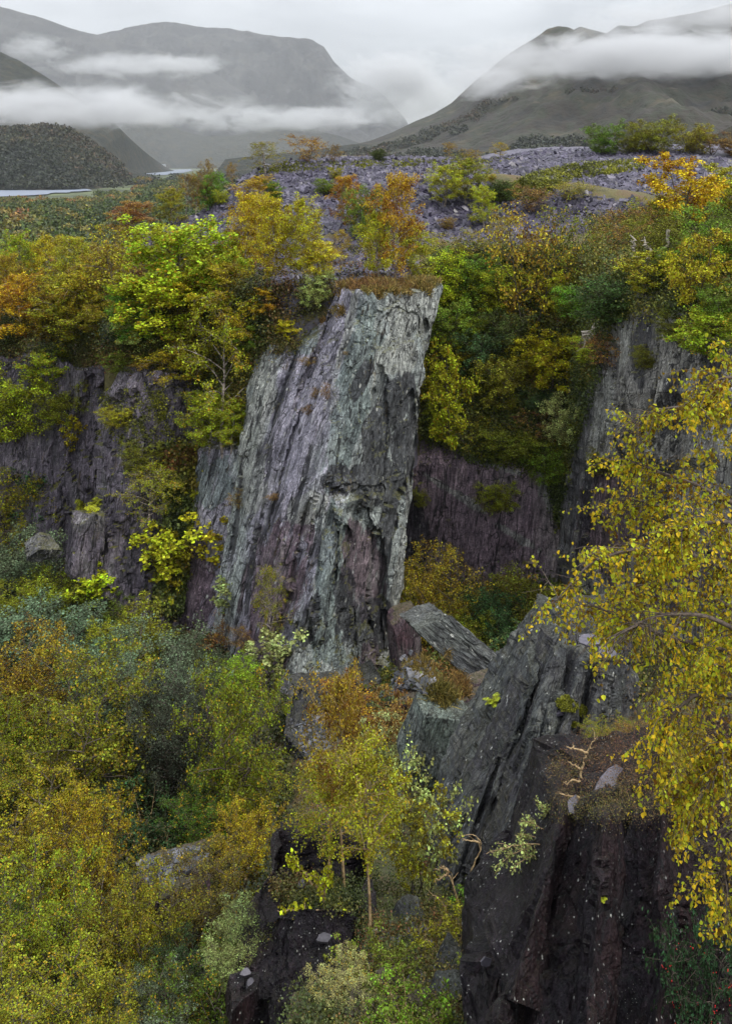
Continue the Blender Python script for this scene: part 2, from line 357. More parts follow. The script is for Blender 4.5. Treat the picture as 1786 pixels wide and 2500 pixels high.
# long white buildings by the far lake
m_white = soil_mat('white_render', [(0.4, (0.38, 0.39, 0.40)), (0.6, (0.5, 0.51, 0.52))], 0.05, 0.8, 0.1)
m_roofg = soil_mat('grey_roof', [(0.4, (0.16, 0.17, 0.19)), (0.6, (0.24, 0.25, 0.27))], 0.05, 0.8, 0.1)
def shed(u0, u1, v, Y, label):
    a, b = P(u0, v, Y), P(u1, v, Y); w = b[0] - a[0]
    e = bpy.data.objects.new('long_building', None); col.objects.link(e); e.location = ((a[0] + b[0]) / 2, Y, a[2])
    tag(e, label, 'building', 'white buildings beyond the far lake')
    x, d, h0, h1 = w / 2, 9.0, -14.0, 9.0
    V = [(-x, -d, h0), (x, -d, h0), (x, d, h0), (-x, d, h0), (-x, -d, h1), (x, -d, h1), (x, d, h1), (-x, d, h1)]
    link('wall', mesh('wall', V, np.array([(0, 1, 5, 4), (1, 2, 6, 5), (2, 3, 7, 6), (3, 0, 4, 7)]), m_white), e)
    R = [(-x - 1, -d - 1.5, h1 - .2), (x + 1, -d - 1.5, h1 - .2), (x + 1, 0, h1 + 5), (-x - 1, 0, h1 + 5), (x + 1, d + 1.5, h1 - .2), (-x - 1, d + 1.5, h1 - .2)]
    link('roof', mesh('roof', R, np.array([(0, 1, 2, 3), (3, 2, 4, 5)]), m_roofg), e)
shed(284, 322, 407, 4380, 'long low white building above the far lake, left of the pair')
shed(364, 404, 408, 4370, 'long low white building above the far lake, right of the pair')

# mist banks: soft volumes drifting along the fells
def mist(name, c, size, dens, seed, thr=(0.42, 0.66), sc=3.0, label=None):
    """c, size: centre and half size in metres of one bank of mist."""
    V = np.array([[x, y, z] for x in (-1, 1) for y in (-1, 1) for z in (-1, 1)], float) * np.array(size)
    Fc = np.array([(0, 1, 3, 2), (4, 6, 7, 5), (0, 4, 5, 1), (2, 3, 7, 6), (0, 2, 6, 4), (1, 5, 7, 3)])
    m = bpy.data.materials.new('mist'); m.use_nodes = True; t = m.node_tree; t.nodes.clear(); lk = t.links.new
    out = N(t, 'ShaderNodeOutputMaterial'); pv = N(t, 'ShaderNodeVolumePrincipled')
    pv.inputs['Color'].default_value = (0.86, 0.87, 0.89, 1); pv.inputs['Anisotropy'].default_value = 0.0
    tcn = N(t, 'ShaderNodeTexCoord')
    ln = N(t, 'ShaderNodeVectorMath', operation='DIVIDE'); lk(tcn.outputs['Object'], ln.inputs[0]); ln.inputs[1].default_value = size
    le = N(t, 'ShaderNodeVectorMath', operation='LENGTH'); lk(ln.outputs[0], le.inputs[0])
    edge = step_n(t, le.outputs['Value'], 1.0, 0.25)
    mpn = N(t, 'ShaderNodeMapping'); k = max(size)
    mpn.inputs['Scale'].default_value = (1 / k, 1 / k, 2.2 / k); mpn.inputs['Location'].default_value = (seed * 1.7, seed * 0.9, seed * 2.3)
    lk(tcn.outputs['Object'], mpn.inputs[0])
    n = noise_n(t, mpn.outputs[0], sc, 6, 0.6, 0.8)
    n = math_n(t, 'ADD', math_n(t, 'MULTIPLY', math_n(t, 'SUBTRACT', n, 0.5), 1.9), 0.5)
    d = math_n(t, 'MULTIPLY', step_n(t, math_n(t, 'ADD', n, math_n(t, 'MULTIPLY', math_n(t, 'SUBTRACT', edge, 0.55), 0.75)), *thr), edge)
    d = math_n(t, 'MULTIPLY', d, step_n(t, noise_n(t, mpn.outputs[0], sc * 0.45, 3, 0.5, 0.6), 0.34, 0.60))
    d = math_n(t, 'MULTIPLY', d, dens * 1.5)
    lk(d, pv.inputs['Density']); lk(pv.outputs[0], out.inputs['Volume'])
    o = link(name, mesh(name, V, Fc, m)); o.location = c
    o['kind'] = 'stuff'
    if label: o['label'] = label
    return o
def mist_at(u, v, Y, wu, hv, depth, dens, seed, thr=(0.42, 0.66), sc=3.0, label=None):
    return mist('mist', tuple(P(u, v, Y)), (wu / F * Y, depth, hv / F * Y), dens, seed, thr, sc, label)
mist_at(190, 262, 2250, 600, 78, 330, 0.012, 1, (0.40, 0.62), 6.0, 'broad band of mist across the valley on the left')
mist_at(330, 160, 3100, 340, 44, 260, 0.008, 2, (0.42, 0.66), 5.0, 'thin streak of mist below the left mountain')
mist_at(700, 290, 3700, 360, 52, 260, 0.009, 3, (0.40, 0.62), 5.0, 'low mist along the foot of the cliff-edged mountain')
mist_at(985, 215, 4600, 230, 130, 600, 0.006, 4, (0.34, 0.56), 3.0, 'pale mist filling the pass between the mountains')
mist_at(1560, 140, 1950, 600, 84, 330, 0.014, 5, (0.36, 0.56), 4.5, 'bank of cloud lying across the right mountain')
mist_at(1210, 200, 2350, 230, 76, 260, 0.009, 6, (0.40, 0.62), 4.0, 'wisps of mist on the left ridge of the right mountain')
mist_at(1700, 55, 2550, 380, 70, 300, 0.009, 7, (0.34, 0.56), 3.0, 'cloud hiding the summit of the right mountain')
mist_at(90, 118, 2700, 130, 48, 160, 0.006, 8, (0.42, 0.64), 4.0, 'small wisp of mist above the dark left slope')
mist('mist', (-1900, 3650, 260), (3600, 420, 1000), 0.00042, 9, (-2.0, -1.0), 3.0, 'thin veil of mist hanging before the far left mountains')
# ------------------------------------------------------------------ quarry terrain
m_soil = soil_mat('leaf_litter', [(0.3, (0.025, 0.03, 0.012)), (0.48, (0.06, 0.06, 0.02)), (0.62, (0.09, 0.055, 0.025)), (0.75, (0.05, 0.045, 0.04))], 0.5, 0.9, 0.8, 2.0)
m_scree = soil_mat('slate_waste', [(0.3, (0.035, 0.033, 0.045)), (0.5, (0.10, 0.092, 0.125)), (0.72, (0.19, 0.175, 0.22))], 1.3, 0.6, 1.0, 2.4)
m_heap, t_, b_, o_ = newmat('spoil_heap')
def _heap():
    t = t_; lk = t.links.new
    geo = N(t, 'ShaderNodeNewGeometry'); pos = geo.outputs['Position']
    att = N(t, 'ShaderNodeAttribute', attribute_name='veg').outputs['Fac']
    sl = ramp_n(t, noise_n(t, pos, 1.6, 8, 0.7), [(0.3, (0.03, 0.028, 0.04)), (0.5, (0.10, 0.093, 0.125)), (0.72, (0.2, 0.185, 0.235))])
    vg = ramp_n(t, noise_n(t, pos, 0.5, 7, 0.65), [(0.3, (0.035, 0.035, 0.012)), (0.5, (0.10, 0.085, 0.02)), (0.68, (0.11, 0.06, 0.025))])
    f = step_n(t, math_n(t, 'ADD', att, math_n(t, 'MULTIPLY', math_n(t, 'SUBTRACT', noise_n(t, pos, 0.45, 5), 0.5), 1.6)), 0.42, 0.58)
    lk(mix_n(t, f, sl, vg), b_.inputs['Base Color']); b_.inputs['Roughness'].default_value = 0.7
    bp = N(t, 'ShaderNodeBump'); bp.inputs['Strength'].default_value = 0.8; bp.inputs['Distance'].default_value = 0.3
    lk(noise_n(t, pos, 3.0, 7, 0.7), bp.inputs['Height']); lk(bp.outputs[0], b_.inputs['Normal'])
_heap()
def sstep(a, b, x):
    t = np.clip((x - a) / (b - a), 0, 1); return t * t * (3 - 2 * t)
def bvh(v, f):
    return BVHTree.FromPolygons([tuple(map(float, p)) for p in v], [tuple(map(int, q)) for q in f])
TREES_BVH = {}
def support(key, v, f):
    TREES_BVH.setdefault(key, []).append(bvh(v, f))
    SURF.setdefault(key, []).append((np.asarray(v), np.asarray(f)))

def floor_z(X, Y):
    z = np.interp(Y, [4, 16, 18, 20, 22.5, 25, 30, 40, 58, 70, 95], [-13, -15.8, -16.9, -18, -18.8, -20, -22, -26, -32, -33.8, -34.5])
    z = z - 3.0 * sstep(-1.5, -5.0, X) * sstep(50, 34, Y)
    z = z - 2.6 * sstep(-4.6, -4.0, X) * sstep(-1.7, -2.1, X) * sstep(16.5, 17.5, Y) * sstep(23.2, 22.6, Y) - 1.1 * sstep(-2.1, -1.8, X) * sstep(0.0, -0.4, X) * sstep(19.8, 20.6, Y) * sstep(23.2, 22.6, Y)
    return z
def quarry_floor():
    xs = np.arange(-62, 44, 0.55); ys = np.arange(7, 92, 0.55)
    X, Y = np.meshgrid(xs, ys); p = np.stack([X.ravel(), Y.ravel(), 0 * X.ravel()], 1)
    Z = floor_z(X, Y).ravel() + 1.6 * (fbm(p * 0.16, 4, 31) - 0.5) + 0.5 * (fbm(p * 0.7, 4, 37) - 0.5)
    v = np.stack([X.ravel(), Y.ravel(), Z], 1); f = grid_faces(len(ys), len(xs))
    o = link('quarry_floor', mesh('quarry_floor', v, f, m_soil, True)); o['kind'] = 'structure'
    support('floor', v, f)
quarry_floor()

EDGE_X = [-80, -28, -22, -20, -12, -9, -5, 2.0, 3.5, 6, 18, 21, 24, 70]
EDGE_Y = [86, 83, 80, 72.5, 71, 67.5, 65.5, 65, 74, 81, 81, 72, 66, 62]
CR_X = [-80, -40, -30, -26, -21.7, -19.2, -16.9, -15, -13.6, -11.6, -9.6, -7, 0, 14, 30, 70]
CR_Z = [-15, -14.2, -12.2, -9.6, -7.3, -6.4, -5.7, -3.6, -2.4, -1.3, -0.75, -0.7, -0.75, -0.85, -0.7, 0.2]
CR_Y = [98, 95, 92, 88.5, 93, 96, 99, 102, 103, 104, 105, 105, 104, 104, 104, 104]
def heap_z(X, Y):
    base = np.interp(X, [-80, -35, -20, -8, 0, 30, 70], [-18, -16.2, -13.4, -9.2, -8.6, -8.8, -7])
    crest = np.interp(X, CR_X, CR_Z); cy_ = np.interp(X, CR_X, CR_Y)
    toe = np.interp(X, [-80, -30, -20, -8, 0, 10, 25, 70], [87, 82, 79, 82, 81, 84, 78, 72])
    k = np.clip((Y - toe) / (cy_ - toe), 0, 1)
    z = base + (crest - base) * k ** 0.9
    # bank of newer waste on the plateau, right
    z = z + 1.7 * sstep(112, 124, Y) * sstep(14, 26, X) + 0.35 * sstep(104, 108, Y) * sstep(-10, -4, X) * sstep(16, 8, X)
    # mossy spur on the right half of the heap
    d = np.abs(Y - (97 - (X - 12) * 0.55)); z = z + 1.5 * np.exp(-(d / 3.2) ** 2) * sstep(8, 14, X) * sstep(34, 22, X)
    # far side falls to the valley
    z = z - np.clip((Y - cy_ - 1.5) * 0.75, 0, 46) * sstep(-5, -10, X) - sstep(150, 260, Y) * 20
    return np.maximum(z, -61.5)
def veg_mask(X, Y):
    v = 1 - sstep(80, 90, Y) * 1.0 * sstep(-24, -17, X)
    v = np.maximum(v, sstep(-18, -26, X))
    v = np.where((X < -8) & (X > -28), np.minimum(v, sstep(1.5, 4.0, np.abs(Y - np.interp(X, CR_X, CR_Y) + 0.6))), v)
    v = np.maximum(v, sstep(22, 31, X) * sstep(92, 82, Y))
    d = np.abs(Y - (97 - (X - 12) * 0.55)); v = np.maximum(v, 1.3 * np.exp(-(d / 2.0) ** 2) * sstep(9, 13, X) * sstep(34, 26, X))
    v = np.where((X > -9) & (X < 4) & (Y < 84), 0.35 * v, v)
    v = np.maximum(v, 0.85 * sstep(116, 150, Y) * sstep(20, 10, X))
    return v
def upper_ground():
    xs = np.arange(-80, 70.1, 0.6); t = np.concatenate([[-0.002, -0.001], np.linspace(0, 0.42, 90), np.linspace(0.43, 1, 70)])
    v = []
    for x in xs:
        e = np.interp(x, EDGE_X, EDGE_Y); ys = e + (270 - e) * np.clip(t, 0, 1); v.append(np.stack([np.full(len(t), x), ys, t], 1))
    v = np.array(v).transpose(1, 0, 2)
    X, Y = v[..., 0], v[..., 1]; p = np.stack([X.ravel(), Y.ravel(), 0 * X.ravel()], 1)
    Z = heap_z(X, Y).ravel() + 1.3 * (fbm(p * 0.14, 4, 41) - 0.5) + 0.55 * (fbm(p * 0.6, 4, 43) - 0.5)
    Z = Z.reshape(X.shape); Z[0] -= 16; Z[1] -= 5
    vv = np.stack([X.ravel(), Y.ravel(), Z.ravel()], 1); f = grid_faces(len(t), len(xs))
    o = link('hillside', mesh('hillside', vv, f, m_heap, True, {'veg': ('POINT', veg_mask(X, Y).ravel())})); o['kind'] = 'structure'
    support('upper', vv, f)
upper_ground()
def ledge():
    rows = [[(1340, 2010, 19.4), (1420, 1998, 18.4), (1520, 1992, 17.6), (1660, 1985, 17.2), (1900, 1965, 17)],
            [(1370, 1960, 20.5), (1430, 1940, 20), (1530, 1925, 19.6), (1680, 1900, 19.4), (1960, 1880, 19)],
            [(1400, 1880, 23.2), (1450, 1860, 23), (1540, 1835, 22.8), (1700, 1800, 22.5), (2000, 1790, 22)],
            [(1430, 1800, 27), (1480, 1780, 27), (1560, 1760, 27), (1720, 1720, 27), (2050, 1700, 27)],
            [(1430, 1760, 36), (1480, 1750, 36), (1570, 1720, 36), (1720, 1690, 36), (2050, 1650, 36)]]
    R = np.array([[P(*c) for c in r] for r in rows]); n = 50
    a = np.linspace(0, 4, n); i = np.clip(a.astype(int), 0, 3); w = (a - i)[:, None, None]
    R = R[i] * (1 - w) + R[i + 1] * w
    a = np.linspace(0, 4, 70); i = np.clip(a.astype(int), 0, 3); w = (a - i)[None, :, None]
    R = R[:, i] * (1 - w) + R[:, i + 1] * w
    v = R.reshape(-1, 3); v[:, 2] += 0.8 * (fbm(v * 0.7, 4, 51) - 0.5)
    f = grid_faces(n, 70); o = link('rock_ledge_ground', mesh('rock_ledge_ground', v, f, m_soil, True)); o['kind'] = 'structure'
    support('ledge', v, f)
ledge()

# ------------------------------------------------------------------ rock: lofted shells and angular boulders
def grid_normals(G, close):
    if close: dj = np.roll(G, -1, 1) - np.roll(G, 1, 1)
    else: dj = np.gradient(G, axis=1)
    di = np.gradient(G, axis=0); n = np.cross(dj, di)
    return n / (np.linalg.norm(n, axis=2, keepdims=True) + 1e-9)
def slate_disp(p, s, amp, sc, seed, blocky=0.6, along=0.28):
    """Cleaved slate: long plates and ribs along s, sharp steps between them, straight joints across."""
    s = np.asarray(s, float); s = s / np.linalg.norm(s); t = p @ s
    q = p - t[:, None] * s
    c = (q + 0.09 * t[:, None] * s) * sc
    warp = (fbm(p * sc * 0.22, 2, seed + 70) - 0.5)[:, None] * 0.55
    n1 = terrace(fbm(c * 0.40 + warp, 2, seed), 8, 0.10)
    n2 = terrace(fbm(c * 1.5 + warp, 3, seed + 5), 8, 0.16)
    n3 = np.abs(fbm(c * 3.6 + warp, 3, seed + 11) - 0.5) * 2
    n4 = fbm(p * sc * 0.9, 5, seed + 60, 0.6)
    g = (q + along * t[:, None] * s) * sc
    f1, f2, rid = cells(g * 0.62 + warp * 0.35 + (fbm(p * sc * 1.6, 3, seed + 31) - 0.5)[:, None] * 0.35, seed + 20)
    _, _, rid2 = cells(g * 1.7 + warp * 0.5 + (fbm(p * sc * 3, 2, seed + 33) - 0.5)[:, None] * 0.3, seed + 26)
    crack = np.clip((0.025 - (f2 - f1)) / 0.025, 0, 1)
    return amp * (1.25 * (n1 - 0.5) + 0.6 * (n2 - 0.5) - 0.16 * n3 + 0.18 * (n4 - 0.5) + blocky * ((rid - 0.5) * 0.75 + (rid2 - 0.5) * 0.32) - 0.2 * blocky * crack)
def loft(rows, step, thick, tones, s, amp, sc, seed, blocky=0.6, capz=0.3, ncap=9, backstep=4.0, along=0.28):
    """A closed rock shell through rows of (u, v, Y) points, top row first; returns verts, faces, tone."""
    R = np.array([[P(*c) for c in r] for r in rows])
    tones = list(tones)
    bR = R[:, -1] + np.array([0, thick, 0]); bL = R[:, 0] + np.array([0, thick, 0])
    R = np.concatenate([R, bR[:, None], bL[:, None]], 1); tones = np.array(tones + [tones[-1], tones[0]])
    K = R.shape[1]
    segs = []
    for k in range(K):
        L_ = np.linalg.norm(R[:, (k + 1) % K] - R[:, k], axis=1).mean(); back = k >= K - 3
        n = max(2, int(L_ / (step * (backstep if back else 1))))
        segs += [(k, (k + 1) % K, j / n) for j in range(n)]
    A = np.array([a for a, b, w in segs]); B = np.array([b for a, b, w in segs]); W = np.array([w for a, b, w in segs])
    C = R[:, A] * (1 - W)[None, :, None] + R[:, B] * W[None, :, None]; tone = tones[A] * (1 - W) + tones[B] * W
    rws = []
    for r in range(len(rows) - 1):
        L_ = np.linalg.norm(C[r + 1] - C[r], axis=1).mean(); n = max(2, int(L_ / step))
        last = r == len(rows) - 2
        for j in range(n + (1 if last else 0)):
            w = j / n; rws.append(C[r] * (1 - w) + C[r + 1] * w)
    G = np.array(rws); cen = G[0].mean(0)
    cap = [cen + (G[0] - cen) * k / ncap + np.array([0, 0, capz * (1 - (k / ncap) ** 2)]) for k in range(1, ncap)]
    cap[0] = cen + (G[0] - cen) * 0.02 + np.array([0, 0, capz])
    G = np.concatenate([np.array(cap), G], 0)
    nrm = grid_normals(G, True)
    for _ in range(2):
        nrm = (nrm + np.roll(nrm, 1, 1) + np.roll(nrm, -1, 1)); nrm[1:-1] = (nrm[1:-1] + nrm[:-2] + nrm[2:]); nrm /= np.linalg.norm(nrm, axis=2, keepdims=True) + 1e-9
    out = G[len(cap) + 2] - G.mean((0, 1)); sgn = np.sign((nrm[len(cap) + 2] * out).sum())
    nrm *= sgn
    v = G.reshape(-1, 3); d = slate_disp(v, s, amp, sc, seed, blocky, along)
    v = v + nrm.reshape(-1, 3) * d[:, None]
    # a second small tangential shift gives undercut edges
    v[:, 0] += (fbm(v * sc * 2.0, 2, seed + 80) - 0.5) * amp * 0.35
    f = grid_faces(G.shape[0], G.shape[1], True)
    if sgn < 0: f = f[:, ::-1]
    return v, f, np.tile(tone, G.shape[0])
def join(parts):
    v, f, t, k = [], [], [], 0
    for a, b, c in parts: v.append(a); f.append(b + k); t.append(c); k += len(a)
    return np.concatenate(v), np.concatenate(f), np.concatenate(t)
def blobs(v, spots, seed, soft=0.25):
    """0..1 mask from ellipses (u, v, half width, half height, tilt in degrees) laid on the rock as it stands."""
    u = v[:, 0] / v[:, 1] * F + CX; w = -v[:, 2] / v[:, 1] * F + V0; out = np.zeros(len(v))
    n = (fbm(v * np.array([0.9, 0.9, 0.45]), 4, seed) - 0.5) * 1.5
    for (bu, bv, ru, rv, a) in spots:
        c, s_ = math.cos(math.radians(a)), math.sin(math.radians(a)); x = ((u - bu) * c + (w - bv) * s_) / ru; y = (-(u - bu) * s_ + (w - bv) * c) / rv
        out = np.maximum(out, sstep(1 + soft, 1 - soft, np.sqrt(x * x + y * y) + n))
    return out
def rock_object(name, parts, mat, keys=('rock',), paint=None):
    v, f, t = join(parts)
    at = {'tone': ('POINT', t)}
    for k, sp in (paint or {}).items(): at[k] = ('POINT', blobs(v, sp, 90 + len(k)))
    o = link(name, mesh(name, v, f, mat, False, at))
    for k in keys: support(k, v, f)
    return o
def boulder(c, size, rot, seed, n=56, planes=9, amp=0.12, sc=1.0, s=(0.3, 0.1, 1), power=1.0):
    """An angular block: the hull of random planes, then slate detail. Returns verts, faces, tone about its centre c."""
    rg = np.random.default_rng(seed)
    cube = []
    fs = []; k = 0
    g = np.linspace(-1, 1, n)
    for ax in range(3):
        for sg in (-1, 1):
            A, B = np.meshgrid(g, g, indexing='ij'); q = np.zeros((n, n, 3)); q[..., ax] = sg; q[..., (ax + 1) % 3] = A; q[..., (ax + 2) % 3] = B
            fc = grid_faces(n, n); cube.append(q.reshape(-1, 3)); fs.append((fc if sg > 0 else fc[:, ::-1]) + k); k += n * n
    q = np.concatenate(cube); f = np.concatenate(fs)
    d = q / np.linalg.norm(q, axis=1, keepdims=True)
    pn = [np.eye(3)[i] * sg for i in range(3) for sg in (1, -1)]; pd = [rg.uniform(0.85, 1.0) for _ in range(6)]
    pn = [a + rg.normal(0, 0.13, 3) for a in pn]
    for _ in range(planes):
        a = rg.normal(0, 1, 3); pn.append(a / np.linalg.norm(a)); pd.append(rg.uniform(0.95, 1.25))
    r = np.full(len(d), 9.0)
    for a, b in zip(pn, pd):
        a = a / np.linalg.norm(a); x = d @ a; r = np.where(x > 1e-3, np.minimum(r, b / np.maximum(x, 1e-3)), r)
    v = d * r[:, None] * np.array(size)
    M = np.array(Matrix.Rotation(rot[2], 3, 'Z') @ Matrix.Rotation(rot[1], 3, 'Y') @ Matrix.Rotation(rot[0], 3, 'X'))
    v = v @ M.T + np.array(c)
    nn = (d * 1.0) @ M.T
    dd = slate_disp(v, s, amp, sc, seed, 0.7)
    v = v + nn * dd[:, None]
    return v, f, np.clip(0.5 + 0.9 * (fbm(v * sc * 0.6, 2, seed + 3) - 0.5), 0, 1)

PUR, PUR2 = (0.150, 0.128, 0.165), (0.115, 0.100, 0.125)
GRN, PALE = (0.185, 0.225, 0.215), (0.27, 0.275, 0.255)
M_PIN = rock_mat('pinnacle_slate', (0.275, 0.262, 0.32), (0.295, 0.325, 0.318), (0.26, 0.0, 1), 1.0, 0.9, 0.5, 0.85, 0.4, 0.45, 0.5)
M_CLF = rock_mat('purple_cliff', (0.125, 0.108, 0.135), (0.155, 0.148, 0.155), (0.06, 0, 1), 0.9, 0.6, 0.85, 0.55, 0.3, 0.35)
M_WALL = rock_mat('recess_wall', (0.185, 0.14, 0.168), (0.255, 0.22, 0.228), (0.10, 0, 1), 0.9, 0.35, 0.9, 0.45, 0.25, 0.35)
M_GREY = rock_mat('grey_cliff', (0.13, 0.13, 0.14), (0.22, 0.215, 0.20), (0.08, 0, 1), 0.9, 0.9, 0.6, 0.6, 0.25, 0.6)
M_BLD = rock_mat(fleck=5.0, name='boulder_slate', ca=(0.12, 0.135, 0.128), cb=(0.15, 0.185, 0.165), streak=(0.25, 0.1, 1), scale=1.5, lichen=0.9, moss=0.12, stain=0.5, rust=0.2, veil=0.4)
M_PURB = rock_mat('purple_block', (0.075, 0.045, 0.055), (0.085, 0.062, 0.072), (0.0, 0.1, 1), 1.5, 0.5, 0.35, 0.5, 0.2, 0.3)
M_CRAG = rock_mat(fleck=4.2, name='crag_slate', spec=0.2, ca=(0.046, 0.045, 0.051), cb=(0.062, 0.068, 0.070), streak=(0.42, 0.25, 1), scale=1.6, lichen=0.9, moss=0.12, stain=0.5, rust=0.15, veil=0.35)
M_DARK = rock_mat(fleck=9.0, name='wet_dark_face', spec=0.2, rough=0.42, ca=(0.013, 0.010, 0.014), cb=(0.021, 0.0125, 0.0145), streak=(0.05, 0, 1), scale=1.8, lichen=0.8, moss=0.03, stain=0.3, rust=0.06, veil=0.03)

main = loft([
    [(835, 707, 63.80), (858, 714, 62.20), (880, 720, 60.00), (972, 712, 61.90), (1069, 705, 65.20)],
    [(806, 785, 63.30), (845, 785, 61.80), (884, 776, 59.60), (968, 780, 61.30), (1058, 780, 64.70)],
    [(736, 845, 63.30), (810, 850, 61.30), (873, 843, 59.00), (955, 850, 60.70), (1041, 845, 64.20)],
    [(702, 937, 62.80), (775, 940, 60.60), (852, 940, 58.40), (945, 945, 60.10), (1032, 940, 63.70)],
    [(667, 1041, 62.30), (745, 1040, 60.00), (822, 1040, 57.80), (925, 1045, 59.50), (1018, 1040, 63.20)],
    [(650, 1165, 61.80), (722, 1160, 59.40), (797, 1157, 57.20), (905, 1160, 58.90), (1012, 1162, 62.70)],
    [(632, 1232, 61.30), (705, 1230, 59.00), (790, 1232, 56.30), (890, 1215, 58.10), (1000, 1230, 62.20)],
    [(626, 1260, 61.20), (700, 1258, 58.90), (788, 1262, 56.50), (888, 1250, 58.60), (997, 1256, 62.20)],
    [(615, 1330, 60.80), (690, 1330, 58.40), (784, 1331, 56.00), (880, 1330, 58.10), (993, 1320, 61.80)],
    [(600, 1450, 60.30), (665, 1450, 57.80), (758, 1452, 55.40), (860, 1450, 57.70), (966, 1452, 61.20)],
    [(585, 1560, 59.80), (640, 1565, 57.20), (725, 1570, 54.80), (845, 1560, 56.90), (946, 1555, 60.70)],
    [(560, 1660, 59.30), (615, 1670, 56.60), (680, 1659, 54.00), (830, 1650, 55.90), (942, 1630, 60.20)],
    [(545, 1850, 57.80), (600, 1850, 55.60), (660, 1830, 53.00), (820, 1770, 54.90), (945, 1750, 59.20)],
], 0.115, 5.5, [0, 0, 0.5, 1, 1], (0.27, -0.02, 1), 0.8, 0.55, 3, 0.85, along=0.12)
rib = loft([
    [(632, 862, 66.6), (662, 842, 65.6), (735, 850, 65.1)],
    [(611, 930, 66.1), (650, 925, 64.7), (722, 935, 64.1)],
    [(590, 1071, 65.4), (635, 1075, 63.7), (690, 1075, 63.1)],
    [(570, 1240, 64.7), (610, 1240, 62.9), (662, 1240, 62.1)],
    [(540, 1450, 63.7), (580, 1450, 61.9), (632, 1450, 61.1)],
    [(520, 1700, 63.1), (560, 1700, 61.1), (612, 1700, 60.1)],
], 0.13, 5, [0.75, 0.6, 0.2], (0.2, 0, 1), 0.7, 0.7, 8, 0.6)
step_ = loft([
    [(488, 1106, 68.7), (530, 1100, 67.2), (597, 1100, 66.2)],
    [(474, 1236, 68.2), (515, 1236, 66.4), (592, 1236, 65.2)],
    [(452, 1409, 67.4), (498, 1409, 65.6), (578, 1409, 64.2)],
    [(432, 1581, 66.7), (480, 1590, 64.6), (562, 1585, 63.2)],
    [(420, 1750, 66.2), (470, 1750, 64.2), (552, 1750, 62.2)],
], 0.13, 5, [0.3, 0.2, 0.6], (0.17, 0, 1), 0.7, 0.7, 12, 0.6)
def carve(part, dents):
    """Push the rock in (+) or out (-) by metres inside ragged patches: plates that have broken away."""
    v, f, t = part
    for i, (u, w, ru, rv, a, dy) in enumerate(dents):
        v[:, 1] += dy * blobs(v, [(u, w, ru, rv, a)], 130 + i, 0.06) * (v[:, 1] < 66)
    return v, f, t
main = carve(main, [(882, 1385, 52, 120, -4, 0.75), (800, 1400, 30, 140, 8, -0.45), (845, 1560, 30, 90, 0, 0.5), (985, 1070, 36, 110, 6, 0.6), (925, 1010, 30, 110, 4, 0.4), (960, 1440, 22, 130, 6, -0.5),
                    (870, 1200, 60, 18, -6, 0.3), (760, 900, 10, 110, 22, 0.5), (800, 800, 8, 70, 20, 0.5), (700, 1130, 8, 150, 15, 0.4), (735, 1330, 9, 120, 12, 0.4), (1040, 820, 9, 40, 0, 0.6), (960, 800, 60, 50, -10, 0.3),
                    (690, 1560, 40, 60, 15, 0.6), (930, 1560, 30, 60, 0, 0.6), (860, 860, 22, 60, 14, -0.3)])
o = rock_object('rock_pinnacle', [main, rib, step_], M_PIN, ('rock', 'pinnacle'), {
    'stain': [(975, 970, 42, 70, 5), (985, 1090, 32, 90, 5), (920, 1060, 34, 90, 6), (940, 1180, 70, 70, 0), (850, 1170, 60, 36, -8), (845, 1460, 26, 90, 0), (905, 1510, 60, 70, 0), (945, 1300, 24, 90, 6), (760, 1520, 22, 70, 15), (880, 930, 20, 50, 20), (690, 960, 7, 120, 18), (650, 1180, 7, 130, 8), (612, 1400, 8, 150, 7), (578, 1260, 7, 160, 6), (738, 1180, 6, 120, 14)],  # broad patches are stains; thin edge lines paint gap shade between the ribs
    'warm': [(884, 1385, 50, 118, -4), (680, 1420, 70, 150, 12), (640, 1600, 60, 70, 0), (900, 1600, 30, 50, 0), (470, 1450, 50, 130, 8)],
    'teal': [(805, 1400, 34, 160, 8), (840, 1050, 40, 120, 14), (895, 760, 30, 60, 10), (860, 900, 30, 90, 14), (800, 1560, 60, 70, 5), (905, 840, 50, 40, 0), (745, 830, 30, 40, 20), (520, 1180, 50, 60, 0)],
    'pale': [(630, 900, 26, 60, 10), (600, 1060, 26, 90, 6), (1000, 760, 70, 70, 0), (980, 860, 60, 60, 0), (1020, 1000, 14, 110, 4), (1000, 1180, 12, 110, 4), (975, 1400, 16, 130, 8), (945, 1560, 20, 60, 0), (640, 980, 30, 120, 6), (620, 1180, 30, 80, 6), (850, 800, 10, 110, 14), (740, 1240, 50, 30, -20)]})
tag(o, 'tall leaning slate pinnacle, purple on its left face and pale green on its right', 'rock pinnacle')

clfA = loft([
    [(-160, 880, 84), (-40, 884, 83), (78, 860, 82), (118, 852, 80.6), (190, 905, 80), (262, 912, 79.6), (330, 905, 80.5)],
    [(-160, 1000, 83.4), (-40, 1000, 82), (74, 1000, 81), (118, 1000, 79.6), (190, 1000, 79.6), (262, 1000, 79), (330, 1000, 80)],
    [(-160, 1150, 82.5), (-40, 1150, 81), (74, 1150, 80), (118, 1150, 78.8), (190, 1150, 78.8), (262, 1150, 78), (330, 1150, 79)],
    [(-160, 1420, 81), (-40, 1420, 79.5), (74, 1420, 78.6), (118, 1420, 77.6), (190, 1420, 77.6), (262, 1420, 77), (330, 1420, 78)],
], 0.17, 6, [0.2, 0.3, 0.3, 0.1, 0.4, 0.1, 0.1], (0.02, 0, 1), 1.15, 0.6, 21, 1.3)
o = rock_object('cliff', [clfA], M_CLF, ('rock', 'cliffs'))
